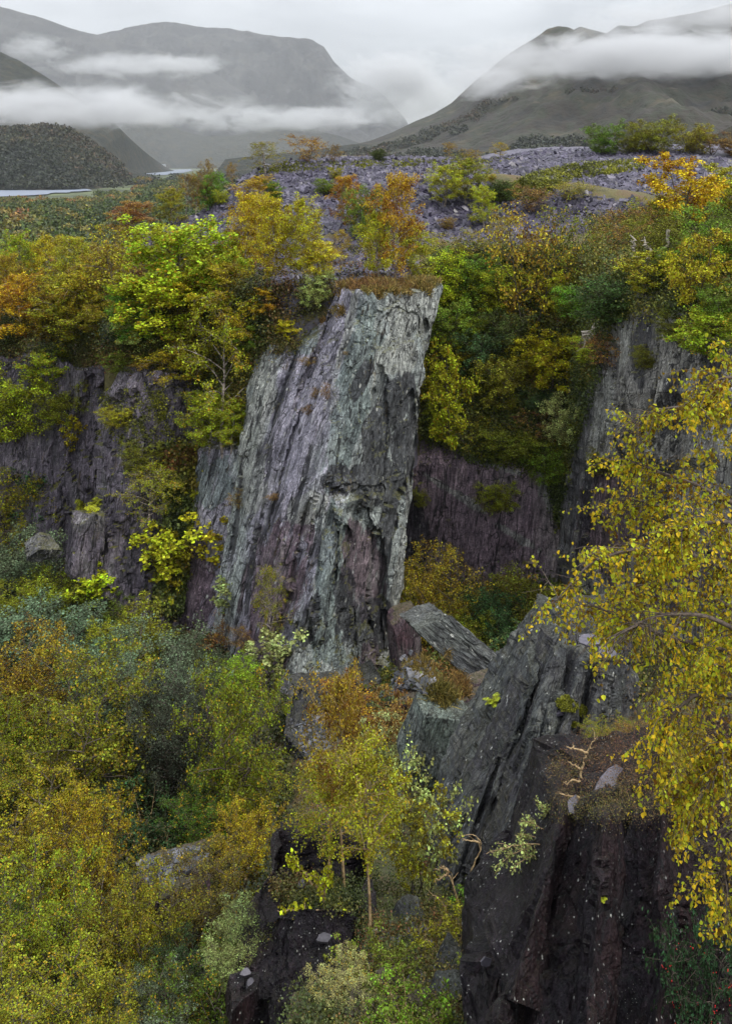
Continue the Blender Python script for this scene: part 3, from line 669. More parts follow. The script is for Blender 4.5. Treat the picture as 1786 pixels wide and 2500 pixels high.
tag(o, 'shadowy purple slate cliff at the far left below the hillside birches', 'cliff')
clfB = loft([
    [(300, 920, 71.5), (345, 905, 69.8), (420, 905, 70), (490, 935, 72)],
    [(246, 1010, 71), (330, 1000, 68.6), (420, 1000, 69), (490, 1010, 71)],
    [(236, 1110, 70.4), (300, 1110, 68), (410, 1110, 68.5), (488, 1110, 70.5)],
    [(229, 1260, 69.4), (290, 1260, 67), (400, 1260, 67.5), (482, 1260, 69.4)],
    [(205, 1400, 68.6), (270, 1400, 66), (400, 1400, 66.5), (478, 1400, 68.4)],
    [(180, 1620, 68), (260, 1620, 65), (400, 1620, 65.5), (478, 1620, 68)],
], 0.14, 6, [0.3, 0.15, 0.1, 0.4], (0.05, 0, 1), 1.2, 0.65, 27, 1.3)
o = rock_object('cliff', [clfB], M_CLF, ('rock', 'cliffs'))
tag(o, 'purple slate buttress with mossy ledges left of the pinnacle gully', 'cliff')
recess = loft([
    [(930, 640, 83), (1050, 628, 82.5), (1180, 630, 82), (1300, 625, 82), (1400, 618, 81.5), (1560, 610, 80)],
    [(930, 800, 81), (1050, 790, 80), (1180, 790, 79.6), (1300, 790, 79), (1400, 780, 78), (1560, 770, 74)],
    [(930, 960, 79), (1050, 960, 78), (1180, 965, 77.6), (1300, 965, 77), (1400, 965, 76), (1560, 955, 71)],
    [(930, 1090, 77), (1050, 1095, 76), (1180, 1110, 75.6), (1300, 1110, 75), (1400, 1100, 74.6), (1560, 1090, 72)],
    [(930, 1130, 76.5), (1050, 1135, 75.3), (1180, 1150, 75), (1300, 1145, 74.4), (1395, 1140, 74.2), (1560, 1130, 72)],
    [(930, 1300, 76), (1050, 1300, 74.8), (1180, 1300, 74.4), (1300, 1300, 74), (1390, 1300, 74), (1560, 1300, 72)],
    [(930, 1560, 75), (1050, 1560, 74), (1180, 1560, 73.6), (1300, 1560, 73.4), (1385, 1560, 73.6), (1560, 1560, 72)],
], 0.17, 6, [0.1, 0.1, 0.25, 0.3, 0.9, 0.3], (0.12, 0, 1), 0.75, 0.55, 33, 0.6)
o = rock_object('cliff', [recess], M_WALL, ('rock', 'slope'), {'pale': [(1110, 1205, 90, 9, 32), (1260, 1310, 66, 9, 32), (1345, 1190, 26, 100, -12), (1190, 1130, 70, 10, 20)], 'stain': [(1400, 1280, 16, 170, 6), (1000, 1300, 50, 90, 0)]})
tag(o, 'dark purple quarry wall behind the pinnacle under the shrub-covered slope', 'cliff')
rcl = loft([
    [(1420, 650, 78), (1500, 640, 71), (1620, 640, 65), (1786, 630, 61), (2060, 600, 59)],
    [(1450, 780, 72), (1500, 775, 64.5), (1620, 770, 58.5), (1786, 745, 55), (2060, 720, 53)],
    [(1455, 960, 69), (1530, 960, 60), (1640, 955, 56), (1786, 950, 52.5), (2060, 930, 50)],
    [(1425, 1120, 70), (1475, 1125, 63.5), (1600, 1120, 59), (1786, 1110, 51), (2060, 1100, 49)],
    [(1420, 1150, 70.5), (1455, 1155, 66.5), (1600, 1150, 61), (1786, 1140, 51), (2060, 1130, 49)],
    [(1405, 1300, 70), (1445, 1300, 66.5), (1600, 1300, 60.5), (1786, 1290, 50), (2060, 1290, 48)],
    [(1395, 1560, 69), (1440, 1560, 66), (1600, 1560, 60), (1786, 1560, 49), (2060, 1560, 47)],
], 0.16, 6, [0.3, 0.8, 0.7, 0.5, 0.5], (0.10, 0, 1), 0.9, 0.6, 39, 0.9)
o = rock_object('cliff', [rcl], M_GREY, ('rock', 'slope', 'rightcliff'), {'warm': [(1500, 1290, 90, 130, 0), (1620, 1350, 90, 130, 0)], 'stain': [(1560, 860, 26, 80, 4), (1640, 1000, 30, 70, 4), (1730, 900, 30, 90, 4), (1600, 1240, 30, 80, 0), (1430, 1250, 14, 120, 5)], 'pale': [(1470, 1000, 24, 110, 12), (1520, 840, 20, 60, 4)]})
tag(o, 'grey lichen-flecked rock face on the right below the golden rowans', 'cliff')

crag = loft([
    [(1366, 1582, 30.8), (1420, 1562, 29.6), (1480, 1562, 29.6), (1535, 1572, 31)],
    [(1290, 1668, 30.2), (1370, 1660, 28.8), (1450, 1660, 28.6), (1545, 1668, 30.5)],
    [(1238, 1792, 29.4), (1330, 1780, 27.8), (1430, 1780, 27.4), (1545, 1792, 29.5)],
    [(1150, 1927, 28.6), (1290, 1920, 26.8), (1400, 1920, 26.2), (1540, 1930, 28)],
    [(1098, 2050, 27.8), (1240, 2050, 25.8), (1370, 2050, 25.2), (1520, 2060, 27)],
    [(1065, 2230, 26.8), (1190, 2230, 24.8), (1330, 2230, 24.2), (1480, 2230, 26)],
    [(1040, 2420, 26.3), (1160, 2420, 24.3), (1300, 2420, 23.6), (1450, 2420, 25.5)],
], 0.055, 3.5, [0.6, 0.4, 0.6, 0.3], (0.42, 0.25, 1), 0.55, 1.15, 45, 0.8)
def blade(tl, tr, bl, br, Yt, Yb, seed, bulge=0.35):
    rows = []
    for k in range(6):
        w = k / 5; L_ = [tl[a] * (1 - w) + bl[a] * w for a in (0, 1)]; R_ = [tr[a] * (1 - w) + br[a] * w for a in (0, 1)]; Y = Yt * (1 - w) + Yb * w
        rows.append([(L_[0], L_[1], Y + 0.5), (L_[0] * 0.72 + R_[0] * 0.28, L_[1] * 0.72 + R_[1] * 0.28, Y - bulge), (R_[0], R_[1], Y + 0.25)])
    return loft(rows, 0.06, 1.6, [0.2, 0.5, 0.8], (0.42, 0.25, 1), 0.3, 1.5, seed, 0.9, capz=0.05)
blades = [blade((1268, 1715), (1318, 1655), (1092, 2180), (1165, 2230), 28.6, 25.6, 201), blade((1345, 1600), (1392, 1580), (1180, 2140), (1262, 2230), 28.6, 24.7, 202),
          blade((1412, 1585), (1455, 1640), (1290, 2060), (1352, 2200), 28.2, 24.3, 203), blade((1470, 1600), (1516, 1660), (1375, 1960), (1440, 2050), 28.0, 25.2, 204),
          blade((1205, 1860), (1232, 1835), (1075, 2150), (1120, 2230), 28.0, 26.2, 205), blade((1330, 1760), (1372, 1700), (1225, 2090), (1290, 2200), 27.3, 24.3, 206)]
o = rock_object('crag', [crag] + blades, M_CRAG, ('rock', 'near'))
tag(o, 'leaning dark grey crag flecked with white lichen, beside the yellow birch', 'crag')
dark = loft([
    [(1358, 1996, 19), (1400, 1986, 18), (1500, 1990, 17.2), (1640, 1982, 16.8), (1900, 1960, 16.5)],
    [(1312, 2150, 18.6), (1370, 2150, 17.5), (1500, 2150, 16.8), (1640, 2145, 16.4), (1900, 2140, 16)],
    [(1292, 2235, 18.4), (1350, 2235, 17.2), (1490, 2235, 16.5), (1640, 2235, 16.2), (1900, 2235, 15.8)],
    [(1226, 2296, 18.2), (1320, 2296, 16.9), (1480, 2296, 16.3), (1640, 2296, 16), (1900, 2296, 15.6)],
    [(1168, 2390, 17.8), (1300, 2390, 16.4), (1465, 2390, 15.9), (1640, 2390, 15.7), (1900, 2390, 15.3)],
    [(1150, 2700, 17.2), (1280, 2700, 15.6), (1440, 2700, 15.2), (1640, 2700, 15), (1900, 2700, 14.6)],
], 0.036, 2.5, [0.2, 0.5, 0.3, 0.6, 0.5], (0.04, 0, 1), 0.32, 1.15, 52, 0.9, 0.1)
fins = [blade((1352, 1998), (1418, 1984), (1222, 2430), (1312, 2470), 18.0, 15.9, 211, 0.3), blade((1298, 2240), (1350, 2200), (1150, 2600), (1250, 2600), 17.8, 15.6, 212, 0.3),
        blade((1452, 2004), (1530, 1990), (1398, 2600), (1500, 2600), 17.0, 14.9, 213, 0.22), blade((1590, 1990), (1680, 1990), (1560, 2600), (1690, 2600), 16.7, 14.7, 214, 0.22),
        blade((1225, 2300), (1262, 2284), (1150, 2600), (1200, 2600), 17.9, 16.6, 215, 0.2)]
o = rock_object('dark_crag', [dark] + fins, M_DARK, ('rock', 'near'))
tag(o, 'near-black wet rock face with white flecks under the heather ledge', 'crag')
pil = loft([
    [(704, 1762, 45), (745, 1750, 44.4), (815, 1745, 45)],
    [(696, 1790, 43.6), (755, 1868, 41.6), (850, 1880, 41.4)],
    [(688, 1880, 43), (750, 1930, 41.2), (850, 1930, 41)],
    [(680, 2010, 42), (745, 2020, 40.4), (850, 2020, 40)],
    [(670, 2250, 41), (735, 2250, 39.4), (850, 2250, 39)],
], 0.075, 4, [0.2, 0.4, 0.5], (0.1, 0, 1), 0.5, 0.95, 58, 0.7)
o = rock_object('rock_pillar', [pil], M_CRAG, ('rock', 'near'))
tag(o, 'dark slate pillar with a pale flat top behind the orange birch', 'rock pillar')
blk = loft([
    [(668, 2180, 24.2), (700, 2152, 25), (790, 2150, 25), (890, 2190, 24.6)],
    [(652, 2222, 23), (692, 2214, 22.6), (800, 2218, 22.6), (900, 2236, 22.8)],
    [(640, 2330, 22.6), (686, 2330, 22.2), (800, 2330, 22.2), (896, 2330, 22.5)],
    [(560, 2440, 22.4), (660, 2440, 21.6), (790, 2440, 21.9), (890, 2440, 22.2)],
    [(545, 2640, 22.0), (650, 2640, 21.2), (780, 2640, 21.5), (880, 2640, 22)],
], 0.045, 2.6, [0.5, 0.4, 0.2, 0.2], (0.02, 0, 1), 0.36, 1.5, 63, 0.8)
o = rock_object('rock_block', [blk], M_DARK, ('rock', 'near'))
tag(o, 'squat black rock block with a grassy top at the foot of the birches', 'rock block')

def rock(name, u, v, Y, size, rot, seed, mat, label, cat, **kw):
    c = P(u, v, Y); k = 1.0
    part = boulder((0, 0, 0), size, tuple(math.radians(a) for a in rot), seed, **kw)
    vv = part[0] + c
    o = link(name, mesh(name, part[0], part[1], mat, False, {'tone': ('POINT', part[2])})); o.location = c
    support('rock', vv, part[1]); support('near', vv, part[1]); support('stones', vv, part[1])
    return tag(o, label, cat)
rock('boulder', 1052, 1795, 38.5, (1.2, 1.0, 1.7), (8, 10, 20), 101, M_BLD, 'big upright grey-green boulder with a flat top below the fallen slab', 'boulder', sc=1.6, amp=0.28)
rock('boulder', 1090, 1850, 38.5, (0.85, 0.8, 1.3), (0, 18, -15), 102, M_BLD, 'rounded grey boulder leaning on the big flat-topped boulder', 'boulder', sc=1.6, amp=0.25)
rock('boulder', 1150, 1735, 44.5, (1.25, 1.0, 1.35), (5, -8, 30), 103, M_PURB, 'reddish purple boulder wedged under the fallen slab', 'boulder', sc=1.2, amp=0.25)
rock('boulder', 1190, 1795, 42.0, (1.15, 0.9, 1.0), (10, 5, -20), 104, M_CRAG, 'black shattered boulder between the purple block and the crag', 'boulder', sc=1.5, amp=0.45)
rock('boulder', 1018, 1705, 47.0, (1.0, 1.0, 1.0), (4, 0, 12), 105, M_PURB, 'square purple block under the heap of slate shards', 'boulder', sc=1.2, amp=0.2, planes=3)
rock('boulder', 985, 1560, 55.0, (0.8, 0.9, 1.6), (0, -4, 18), 106, M_PURB, 'upright purple block at the right foot of the pinnacle', 'boulder', sc=1.1, amp=0.2, planes=3)
rock('boulder', 1205, 1960, 34.0, (0.7, 0.7, 0.55), (20, 10, 0), 107, M_BLD, 'cracked pale grey rock on the left shoulder of the crag', 'boulder', sc=1.8, amp=0.3)
rock('boulder', 102, 1335, 66.0, (0.95, 0.9, 0.85), (30, 28, 40), 108, M_GREY, 'white lichen-crusted boulder among willows at the far left', 'boulder', sc=1.1, amp=0.5, planes=14)
rock('boulder', 205, 1335, 66.0, (0.95, 1.2, 2.5), (4, 8, 25), 109, M_CLF, 'purple rock pedestal topped by ferns at the buttress corner', 'boulder', sc=0.8, amp=0.75, planes=9)
rock('boulder', 1500, 1790, 27.5, (0.32, 0.3, 0.3), (10, 20, 30), 110, M_CRAG, 'angular grey stone on the right edge of the crag', 'boulder', sc=2.4, amp=0.12)
rock('boulder', 590, 2435, 21.6, (0.35, 0.4, 0.4), (5, 10, 25), 111, M_DARK, 'small dark stone with mossy top left of the black block', 'boulder', sc=2.6, amp=0.12)
# slate-topped rock mound left of centre
mnd = loft([
    [(338, 2110, 33.4), (420, 2080, 33.8), (508, 2062, 34.4)],
    [(335, 2138, 32.6), (392, 2196, 30.6), (506, 2150, 31.4)],
    [(345, 2320, 32), (400, 2320, 30.2), (500, 2320, 31)],
], 0.06, 0.35, [0.2, 0.4, 0.5], (0.1, 0, 1), 0.22, 1.3, 112, 0.7, capz=0.0)
o = rock_object('stone_mound', [mnd], M_PURB, ('rock', 'near', 'stones'))
tag(o, 'slate-strewn rock mound among the golden bushes at lower left', 'stone mound')
# the long fallen slab
slab_c = P(1152, 1606, 49.5)
pt = boulder((0, 0, 0), (4.0, 0.7, 0.95), (math.radians(-14), math.radians(44), math.radians(6)), 120, n=72, planes=3, amp=0.4, sc=1.1, s=(1, 0.05, -0.8))
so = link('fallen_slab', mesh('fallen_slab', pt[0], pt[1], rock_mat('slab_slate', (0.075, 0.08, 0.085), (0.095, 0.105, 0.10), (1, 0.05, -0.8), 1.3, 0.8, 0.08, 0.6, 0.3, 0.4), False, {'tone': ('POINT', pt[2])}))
so.location = slab_c; tag(so, 'long grey slab of slate fallen diagonally across the debris', 'slab')
support('rock', pt[0] + slab_c, pt[1]); support('near', pt[0] + slab_c, pt[1])
TREES_BVH['right'] = TREES_BVH['upper'] + TREES_BVH['slope']
# ------------------------------------------------------------------ plants: prototypes
def tubes(paths, sides=5):
    """paths: list of (points (k,3), radii (k,)); returns verts, quads."""
    V, Fq, k0 = [], [], 0
    ang = np.arange(sides) * 2 * math.pi / sides
    for pts, rad in paths:
        pts = np.asarray(pts, float); k = len(pts)
        d = np.gradient(pts, axis=0); d /= np.linalg.norm(d, axis=1, keepdims=True) + 1e-9
        ref = np.where(np.abs(d[:, 2:3]) > 0.9, np.array([[1.0, 0, 0]]), np.array([[0, 0, 1.0]]))
        a = np.cross(d, ref); a /= np.linalg.norm(a, axis=1, keepdims=True) + 1e-9
        b = np.cross(d, a)
        ring = pts[:, None, :] + np.asarray(rad)[:, None, None] * (a[:, None, :] * np.cos(ang)[None, :, None] + b[:, None, :] * np.sin(ang)[None, :, None])
        V.append(ring.reshape(-1, 3)); Fq.append(grid_faces(k, sides, True) + k0); k0 += k * sides
    return np.concatenate(V), np.concatenate(Fq)
def leaves(pos, size, rg, droop=0.3, shape='quad', clump=None, face=None):
    """One small blade per position; shape quad = rhombus, oval = pointed oval folded at the rib."""
    n = len(pos)
    ax = rg.normal(0, 1, (n, 3)); ax[:, 2] -= droop * 1.5; ax /= np.linalg.norm(ax, axis=1, keepdims=True)
    nr = rg.normal(0, 1, (n, 3)); nr[:, 2] = np.abs(nr[:, 2]) + 0.3
    if face is not None: nr += face
    sd = np.cross(ax, nr); sd /= np.linalg.norm(sd, axis=1, keepdims=True) + 1e-9
    up = np.cross(sd, ax)
    L_ = size * rg.uniform(0.5, 1.45, (n, 1)); W_ = L_ * rg.uniform(0.36, 0.5, (n, 1))
    r = rg.random(n); c = clump if clump is not None else rg.random(n)
    if shape == 'quad':
        v = np.stack([pos, pos + ax * L_ * 0.45 + sd * W_, pos + ax * L_, pos + ax * L_ * 0.45 - sd * W_], 1).reshape(-1, 3)
        f = np.arange(n * 4).reshape(n, 4)
        return v, f, r, c
    e = up * W_ * 0.35
    v = np.stack([pos, pos + ax * L_ * 0.25 + sd * W_ * 0.8 + e, pos + ax * L_ * 0.6 + sd * W_ * 0.75 + e, pos + ax * L_,
                  pos + ax * L_ * 0.6 - sd * W_ * 0.75 + e, pos + ax * L_ * 0.25 - sd * W_ * 0.8 + e], 1).reshape(-1, 3)
    b = np.arange(n)[:, None] * 6
    f = np.concatenate([b + np.array([[0, 1, 2, 3]]), b + np.array([[0, 3, 4, 5]])], 0)
    return v, f, np.concatenate([r, r]), np.concatenate([c, c])
def branch_path(p, d, length, k, sag, rg, wob=0.12):
    pts = [p]; d = d / np.linalg.norm(d)
    for i in range(k):
        d = d + rg.normal(0, wob, 3) + np.array([0, 0, sag / k]); d = d / np.linalg.norm(d)
        pts.append(pts[-1] + d * length / k)
    return np.array(pts)
def make_tree(seed, stems=1, lean=0.1, lo=0.25, n1=24, spread=0.3, prof='ovoid', up=0.9, sag1=-0.3, n2=7, n3=3, nleaf=9000, lsize=0.014, jit=0.02, droop=0.3,
              r0=0.014, sag2=-0.3, shape='quad', bare=0.0, clumpy=0.0):
    """A unit-height tree: (wood verts, faces), (leaf verts, faces, rnd, clump), crown half width."""
    rg = np.random.default_rng(seed); wood, tw, tws = [], [], []
    profs = {'ovoid': lambda t: math.sin(math.pi * min(1, 0.12 + 0.88 * t) ** 0.8) * 0.95 + 0.08, 'dome': lambda t: math.sqrt(max(0.02, 1 - (t * 0.96) ** 2.2)),
             'cone': lambda t: 1.05 - 0.95 * t, 'round': lambda t: math.sqrt(max(0.03, 1 - (2 * t - 0.95) ** 2)), 'umbrella': lambda t: 0.35 + 0.75 * t - 0.55 * max(0, t - 0.75) / 0.25}
    pf = profs[prof]
    for s in range(stems):
        az0 = s * 2.4 + rg.uniform(0, 1); ln = lean * (1 if stems > 1 else 0.5)
        k = 9; hz = np.linspace(0, 1, k); H = 1.0 if s == 0 else rg.uniform(0.72, 0.97)
        tp = np.stack([np.cos(az0) * ln * hz ** 0.8, np.sin(az0) * ln * hz ** 0.8, hz * H * 0.96], 1)
        tp[1:, :2] += np.cumsum(rg.normal(0, 0.008, (k - 1, 2)), 0)
        rr = r0 * (1 - hz * 0.88) / (stems ** 0.3)
        wood.append((tp, rr))
        m1 = max(4, int(n1 / stems ** 0.75))
        for i in range(m1):
            t = (i + rg.uniform(0.2, 0.8)) / m1; h = lo + (1 - lo) * t
            b0 = np.array([np.interp(h, hz, tp[:, a]) for a in range(3)])
            az = i * 2.39996 + rg.uniform(-0.4, 0.4) + s
            el = up * (0.55 + 0.6 * t) + rg.normal(0, 0.12)
            L1 = spread * pf(t) * rg.uniform(0.75, 1.15) / max(0.55, math.cos(min(el, 1.1))) * (0.75 if stems > 1 else 1)
            d = np.array([math.cos(az) * math.cos(el), math.sin(az) * math.cos(el), math.sin(el)])
            path = branch_path(b0, d, L1, 6, sag1, rg)
            wood.append((path, np.linspace(r0 * 0.42 * (1 - 0.6 * t), r0 * 0.07, 7)))
            for j in range(n2):
                q = 0.22 + 0.78 * (j + rg.random()) / n2
                p0 = np.array([np.interp(q * 6, np.arange(7), path[:, a]) for a in range(3)])
                dd = path[min(6, int(q * 6) + 1)] - path[int(q * 6)] if q * 6 < 6 else path[6] - path[5]
                dd = dd / (np.linalg.norm(dd) + 1e-9) + rg.normal(0, 0.75, 3)
                L2 = L1 * rg.uniform(0.28, 0.5) * (1.1 - 0.5 * q)
                p2 = branch_path(p0, dd, L2, 3, sag2, rg, 0.2)
                wood.append((p2, np.linspace(r0 * 0.10, r0 * 0.03, 4)))
                cl = rg.random()
                for a in range(3): tw.append((p2[a], p2[a + 1])); tws.append(cl)
                for m in range(n3):
                    a = rg.integers(1, 4); dd3 = (p2[a] - p2[a - 1]); dd3 = dd3 / (np.linalg.norm(dd3) + 1e-9) + rg.normal(0, 0.8, 3) + np.array([0, 0, sag2 * 0.8])
                    dd3 /= np.linalg.norm(dd3); e = p2[a] + dd3 * L2 * rg.uniform(0.4, 0.7)
                    tw.append((p2[a], e)); tws.append(np.clip(cl + rg.normal(0, 0.12), 0, 1))
    a = np.array([x[0] for x in tw]); b = np.array([x[1] for x in tw]); tws = np.array(tws)
    wt_ = np.linalg.norm(b - a, axis=1) + 1e-4
    wt_ *= np.clip(1 - bare * rg.random(len(wt_)) * 1.4, 0, 1)
    if clumpy: wt_ *= (rg.random(len(wt_)) > clumpy)
    idx = rg.choice(len(a), nleaf, p=wt_ / wt_.sum()); s = rg.random((nleaf, 1)) ** 0.8
    pos = a[idx] * (1 - s) + b[idx] * s + rg.normal(0, jit, (nleaf, 3))
    pos[:, 2] = np.maximum(pos[:, 2], 0.0)
    lv = leaves(pos, lsize, rg, droop, shape, tws[idx])
    # a thinner sample of the last twigs becomes wood
    pick = rg.choice(len(a), min(len(a), 500), replace=False)
    wood += [(np.stack([a[i], b[i]]), np.array([r0 * 0.045, r0 * 0.02])) for i in pick]
    big = tubes(wood[:1 * stems + 40], 5) if False else tubes(wood, 4)
    half = np.percentile(np.abs(pos[:, :2] - pos[:, :2].mean(0)).max(1), 93)
    return big, lv, half, np.percentile(pos[:, 2], 99.5)
PROTO = {}
def proto(key, seeds, bark, leafm, **kw):
    out = []
    for s in seeds:
        w, l, half, top = make_tree(s, **kw)
        wm = mesh(key + '_trunk', w[0] / top, w[1], bark, True)
        lm = mesh(key + '_crown', l[0] / top, l[1], leafm, False, {'rnd': ('FACE', l[2]), 'clump': ('FACE', l[3])})
        out.append((wm, lm, half / top))
    PROTO[key] = out
proto('birch', (1, 2, 3), M_BIRCH, M_LEAF_GOLD, n1=30, spread=0.25, lo=0.16, up=0.95, sag1=-0.15, sag2=-0.5, n2=8, n3=4, nleaf=17000, lsize=0.0125, jit=0.012, droop=0.7)
proto('thin_birch', (4, 5), M_BIRCH, M_LEAF_GOLD, n1=24, spread=0.24, lo=0.25, up=1.0, sag1=-0.1, sag2=-0.45, n2=7, n3=4, nleaf=7500, lsize=0.0105, jit=0.010, droop=0.7, r0=0.013)
proto('bush', (6, 7, 8), M_BARK, M_LEAF, stems=5, lean=0.32, lo=0.10, n1=52, spread=0.36, prof='dome', up=0.75, n2=7, n3=4, nleaf=19000, lsize=0.017, jit=0.018, clumpy=0.15)
proto('willow', (9, 10), M_BARK, M_LEAF, stems=6, lean=0.4, lo=0.12, n1=60, spread=0.40, prof='dome', up=0.8, sag2=0.1, n2=7, n3=4, nleaf=19000, lsize=0.020, jit=0.02, droop=-0.5)
proto('sycamore', (11, 12), M_BARK, M_LEAF_GOLD, n1=26, spread=0.42, lo=0.2, prof='round', up=0.6, sag1=0.05, sag2=0.1, n2=7, n3=3, nleaf=14000, lsize=0.022, jit=0.018, droop=0.5, clumpy=0.3, r0=0.02)
proto('sapling', (13, 14), M_BARK, M_LEAF, stems=2, lean=0.25, n1=20, spread=0.38, lo=0.15, prof='umbrella', up=0.7, n2=5, n3=3, nleaf=1500, lsize=0.05, jit=0.02, clumpy=0.3, r0=0.014)
proto('twiggy', (15, 16), M_BARK, M_LEAF_GOLD, stems=3, lean=0.25, n1=36, spread=0.36, lo=0.15, prof='round', up=0.8, n2=8, n3=5, nleaf=4200, lsize=0.018, jit=0.012, r0=0.012)
proto('juniper', (17,), M_BARK, M_LEAF, stems=4, lean=0.2, n1=60, spread=0.34, lo=0.02, prof='dome', up=1.0, sag2=0.4, n2=7, n3=4, nleaf=14000, lsize=0.02, jit=0.02, droop=-1.0)
proto('rowan', (18, 19), M_BARK, M_LEAF_GOLD, stems=2, lean=0.2, n1=26, spread=0.38, lo=0.15, prof='round', up=0.6, sag1=-0.3, sag2=-0.4, n2=7, n3=4, nleaf=10000, lsize=0.019, jit=0.014, droop=0.6, clumpy=0.3)
proto('near_bush', (20, 21, 22), M_BARK, M_LEAF_GOLD, stems=5, lean=0.3, lo=0.10, n1=54, spread=0.36, prof='dome', up=0.8, n2=8, n3=5, nleaf=24000, lsize=0.0125, jit=0.011, droop=0.3, clumpy=0.34, r0=0.018)
proto('near_birch', (23, 24), M_TWIG, M_LEAF_GOLD, n1=30, spread=0.22, lo=0.46, up=1.05, sag1=-0.15, sag2=-0.45, n2=8, n3=5, nleaf=10500, lsize=0.011, jit=0.010, droop=0.6, r0=0.0135)
proto('near_willow', (25, 26), M_BARK, M_LEAF, stems=6, lean=0.38, lo=0.10, n1=60, spread=0.40, prof='dome', up=0.8, sag2=0.1, n2=8, n3=4, nleaf=24000, lsize=0.0145, jit=0.016, droop=-0.3)
proto('near_sapling', (33, 34), M_BARK, M_LEAF, stems=2, lean=0.25, n1=24, spread=0.40, lo=0.28, prof='umbrella', up=0.7, n2=6, n3=4, nleaf=2200, lsize=0.024, jit=0.012, clumpy=0.25, r0=0.010, shape='oval')
proto('bramble', (27, 28), M_TWIG, M_LEAF, stems=8, lean=0.75, lo=0.05, n1=44, spread=0.55, prof='dome', up=0.3, sag1=-0.8, n2=6, n3=3, nleaf=6500, lsize=0.04, jit=0.03, r0=0.012)

COL = dict(yel=(0.335, 0.30, 0.016), gold=(0.43, 0.275, 0.012), orange=(0.34, 0.20, 0.015), lime=(0.33, 0.36, 0.02), bright=(0.44, 0.44, 0.02), olive=(0.24, 0.215, 0.016),
           ygreen=(0.28, 0.285, 0.016), green=(0.13, 0.19, 0.018), deep=(0.055, 0.078, 0.018), grey=(0.15, 0.19, 0.10), rust=(0.22, 0.115, 0.035), pale=(0.31, 0.34, 0.11),
           brown=(0.21, 0.135, 0.03), dkol=(0.15, 0.155, 0.016), emerald=(0.062, 0.098, 0.034), darkgrey=(0.075, 0.095, 0.05))
KIND = dict(birch=('birch_tree', 'birch tree'), thin_birch=('birch_tree', 'birch tree'), bush=('bush', 'bush'), willow=('willow_bush', 'willow bush'), sycamore=('sycamore_tree', 'tree'),
            sapling=('sapling', 'sapling'), near_sapling=('sapling', 'sapling'), twiggy=('shrub', 'shrub'), juniper=('juniper_bush', 'evergreen bush'), rowan=('rowan_tree', 'rowan tree'), near_bush=('bush', 'bush'),
            near_birch=('birch_tree', 'birch tree'), near_willow=('willow_bush', 'willow bush'), bramble=('bramble_bush', 'bramble'))
rgt = np.random.default_rng(77)
def ray_to(key, u, v):
    """First point of a support met along the sight line of a photo pixel: where a plant's foot stands."""
    d = Vector(P(u, v, 1.0)); best = None
    for b in TREES_BVH[key]:
        h = b.ray_cast(Vector((0, 0, 0)), d)
        if h[0] is not None and (best is None or h[3] < best[3]): best = h
    return best
def plant(kind, u, vb, vt, w, colr, label, key='floor', tilt=0.0, group=None, deep=0.0, gain=1.0):
    """A plant whose foot stands where pixel (u, vb) meets the ground 'key'; vt and w give its height and width."""
    h = None
    for dv in range(0, 100, 6):              # a foot just beyond the brow of the slope: take the brow
        h = ray_to(key, u, vb + dv)
        if h is not None: vb += dv; break
    if h is None:
        print('NO GROUND', kind, u, vb, key); return None
    p = h[0]; Y = p.y; H = max(0.3, (vb - vt) / F * Y); W = w / F * Y
    lst = PROTO[kind]; wm, lm, half = lst[int(rgt.integers(len(lst)))]
    name, cat = KIND[kind]
    e = bpy.data.objects.new(name, None); col.objects.link(e)
    e.location = (p.x, p.y + deep, p.z - 0.04 * H); e.rotation_euler = (0, math.radians(tilt), rgt.uniform(0, 6.28))
    if tilt: e.rotation_euler = (rgt.normal(0, 0.03), math.radians(tilt), 0.0)
    k = W / (2 * half); e.scale = (k, k, H * 1.04)
    c = np.array(COL[colr] if isinstance(colr, str) else colr) * rgt.uniform(0.88, 1.12, 3) * gain
    link('trunk', wm, e); link('crown', lm, e, c)
    tag(e, label, cat, group)
    return e
# ------------------------------------------------------------------ plants: where they stand (photo pixels: foot u, foot v, top v, width)
# skyline of the spoil heap
for a in [
    ('thin_birch', 648, 428, 346, 84, 'olive', 'drooping olive birch on the left shoulder of the spoil heap skyline'),
    ('twiggy', 752, 398, 328, 92, 'orange', 'spreading orange tree on the left part of the heap skyline'),
    ('twiggy', 812, 398, 350, 46, 'brown', 'small brown tree just right of the spreading orange skyline tree'),
    ('juniper', 922, 396, 364, 40, 'deep', 'small dark round evergreen bush on the heap skyline'),
    ('thin_birch', 1092, 390, 346, 34, 'orange', 'thin orange sapling on the skyline right of the round evergreen'),
    ('twiggy', 1120, 394, 372, 34, 'olive', 'low olive shrub on the skyline beside the thin orange sapling'),
    ('twiggy', 1156, 396, 362, 62, 'orange', 'low rusty orange shrub on the middle of the heap skyline'),
    ('thin_birch', 1218, 388, 347, 46, 'gold', 'small lone golden tree on the middle of the skyline'),
    ('bush', 1474, 378, 297, 92, 'green', 'dark green rounded tree, leftmost of the skyline row at right'),
    ('bush', 1536, 374, 318, 60, 'olive', 'low olive bush between the two tallest trees of the right skyline row'),
    ('bush', 1590, 372, 286, 116, 'olive', 'tallest olive tree of the skyline row at right'),
    ('bush', 1690, 374, 302, 90, 'olive', 'olive tree left of the rust-coloured tree on the right skyline'),
    ('twiggy', 1738, 378, 314, 88, 'rust', 'rust-coloured tree near the right end of the skyline'),
    ('bush', 1790, 380, 336, 70, 'brown', 'brown bush at the right end of the skyline row'),
]: plant(*a, key='upper')
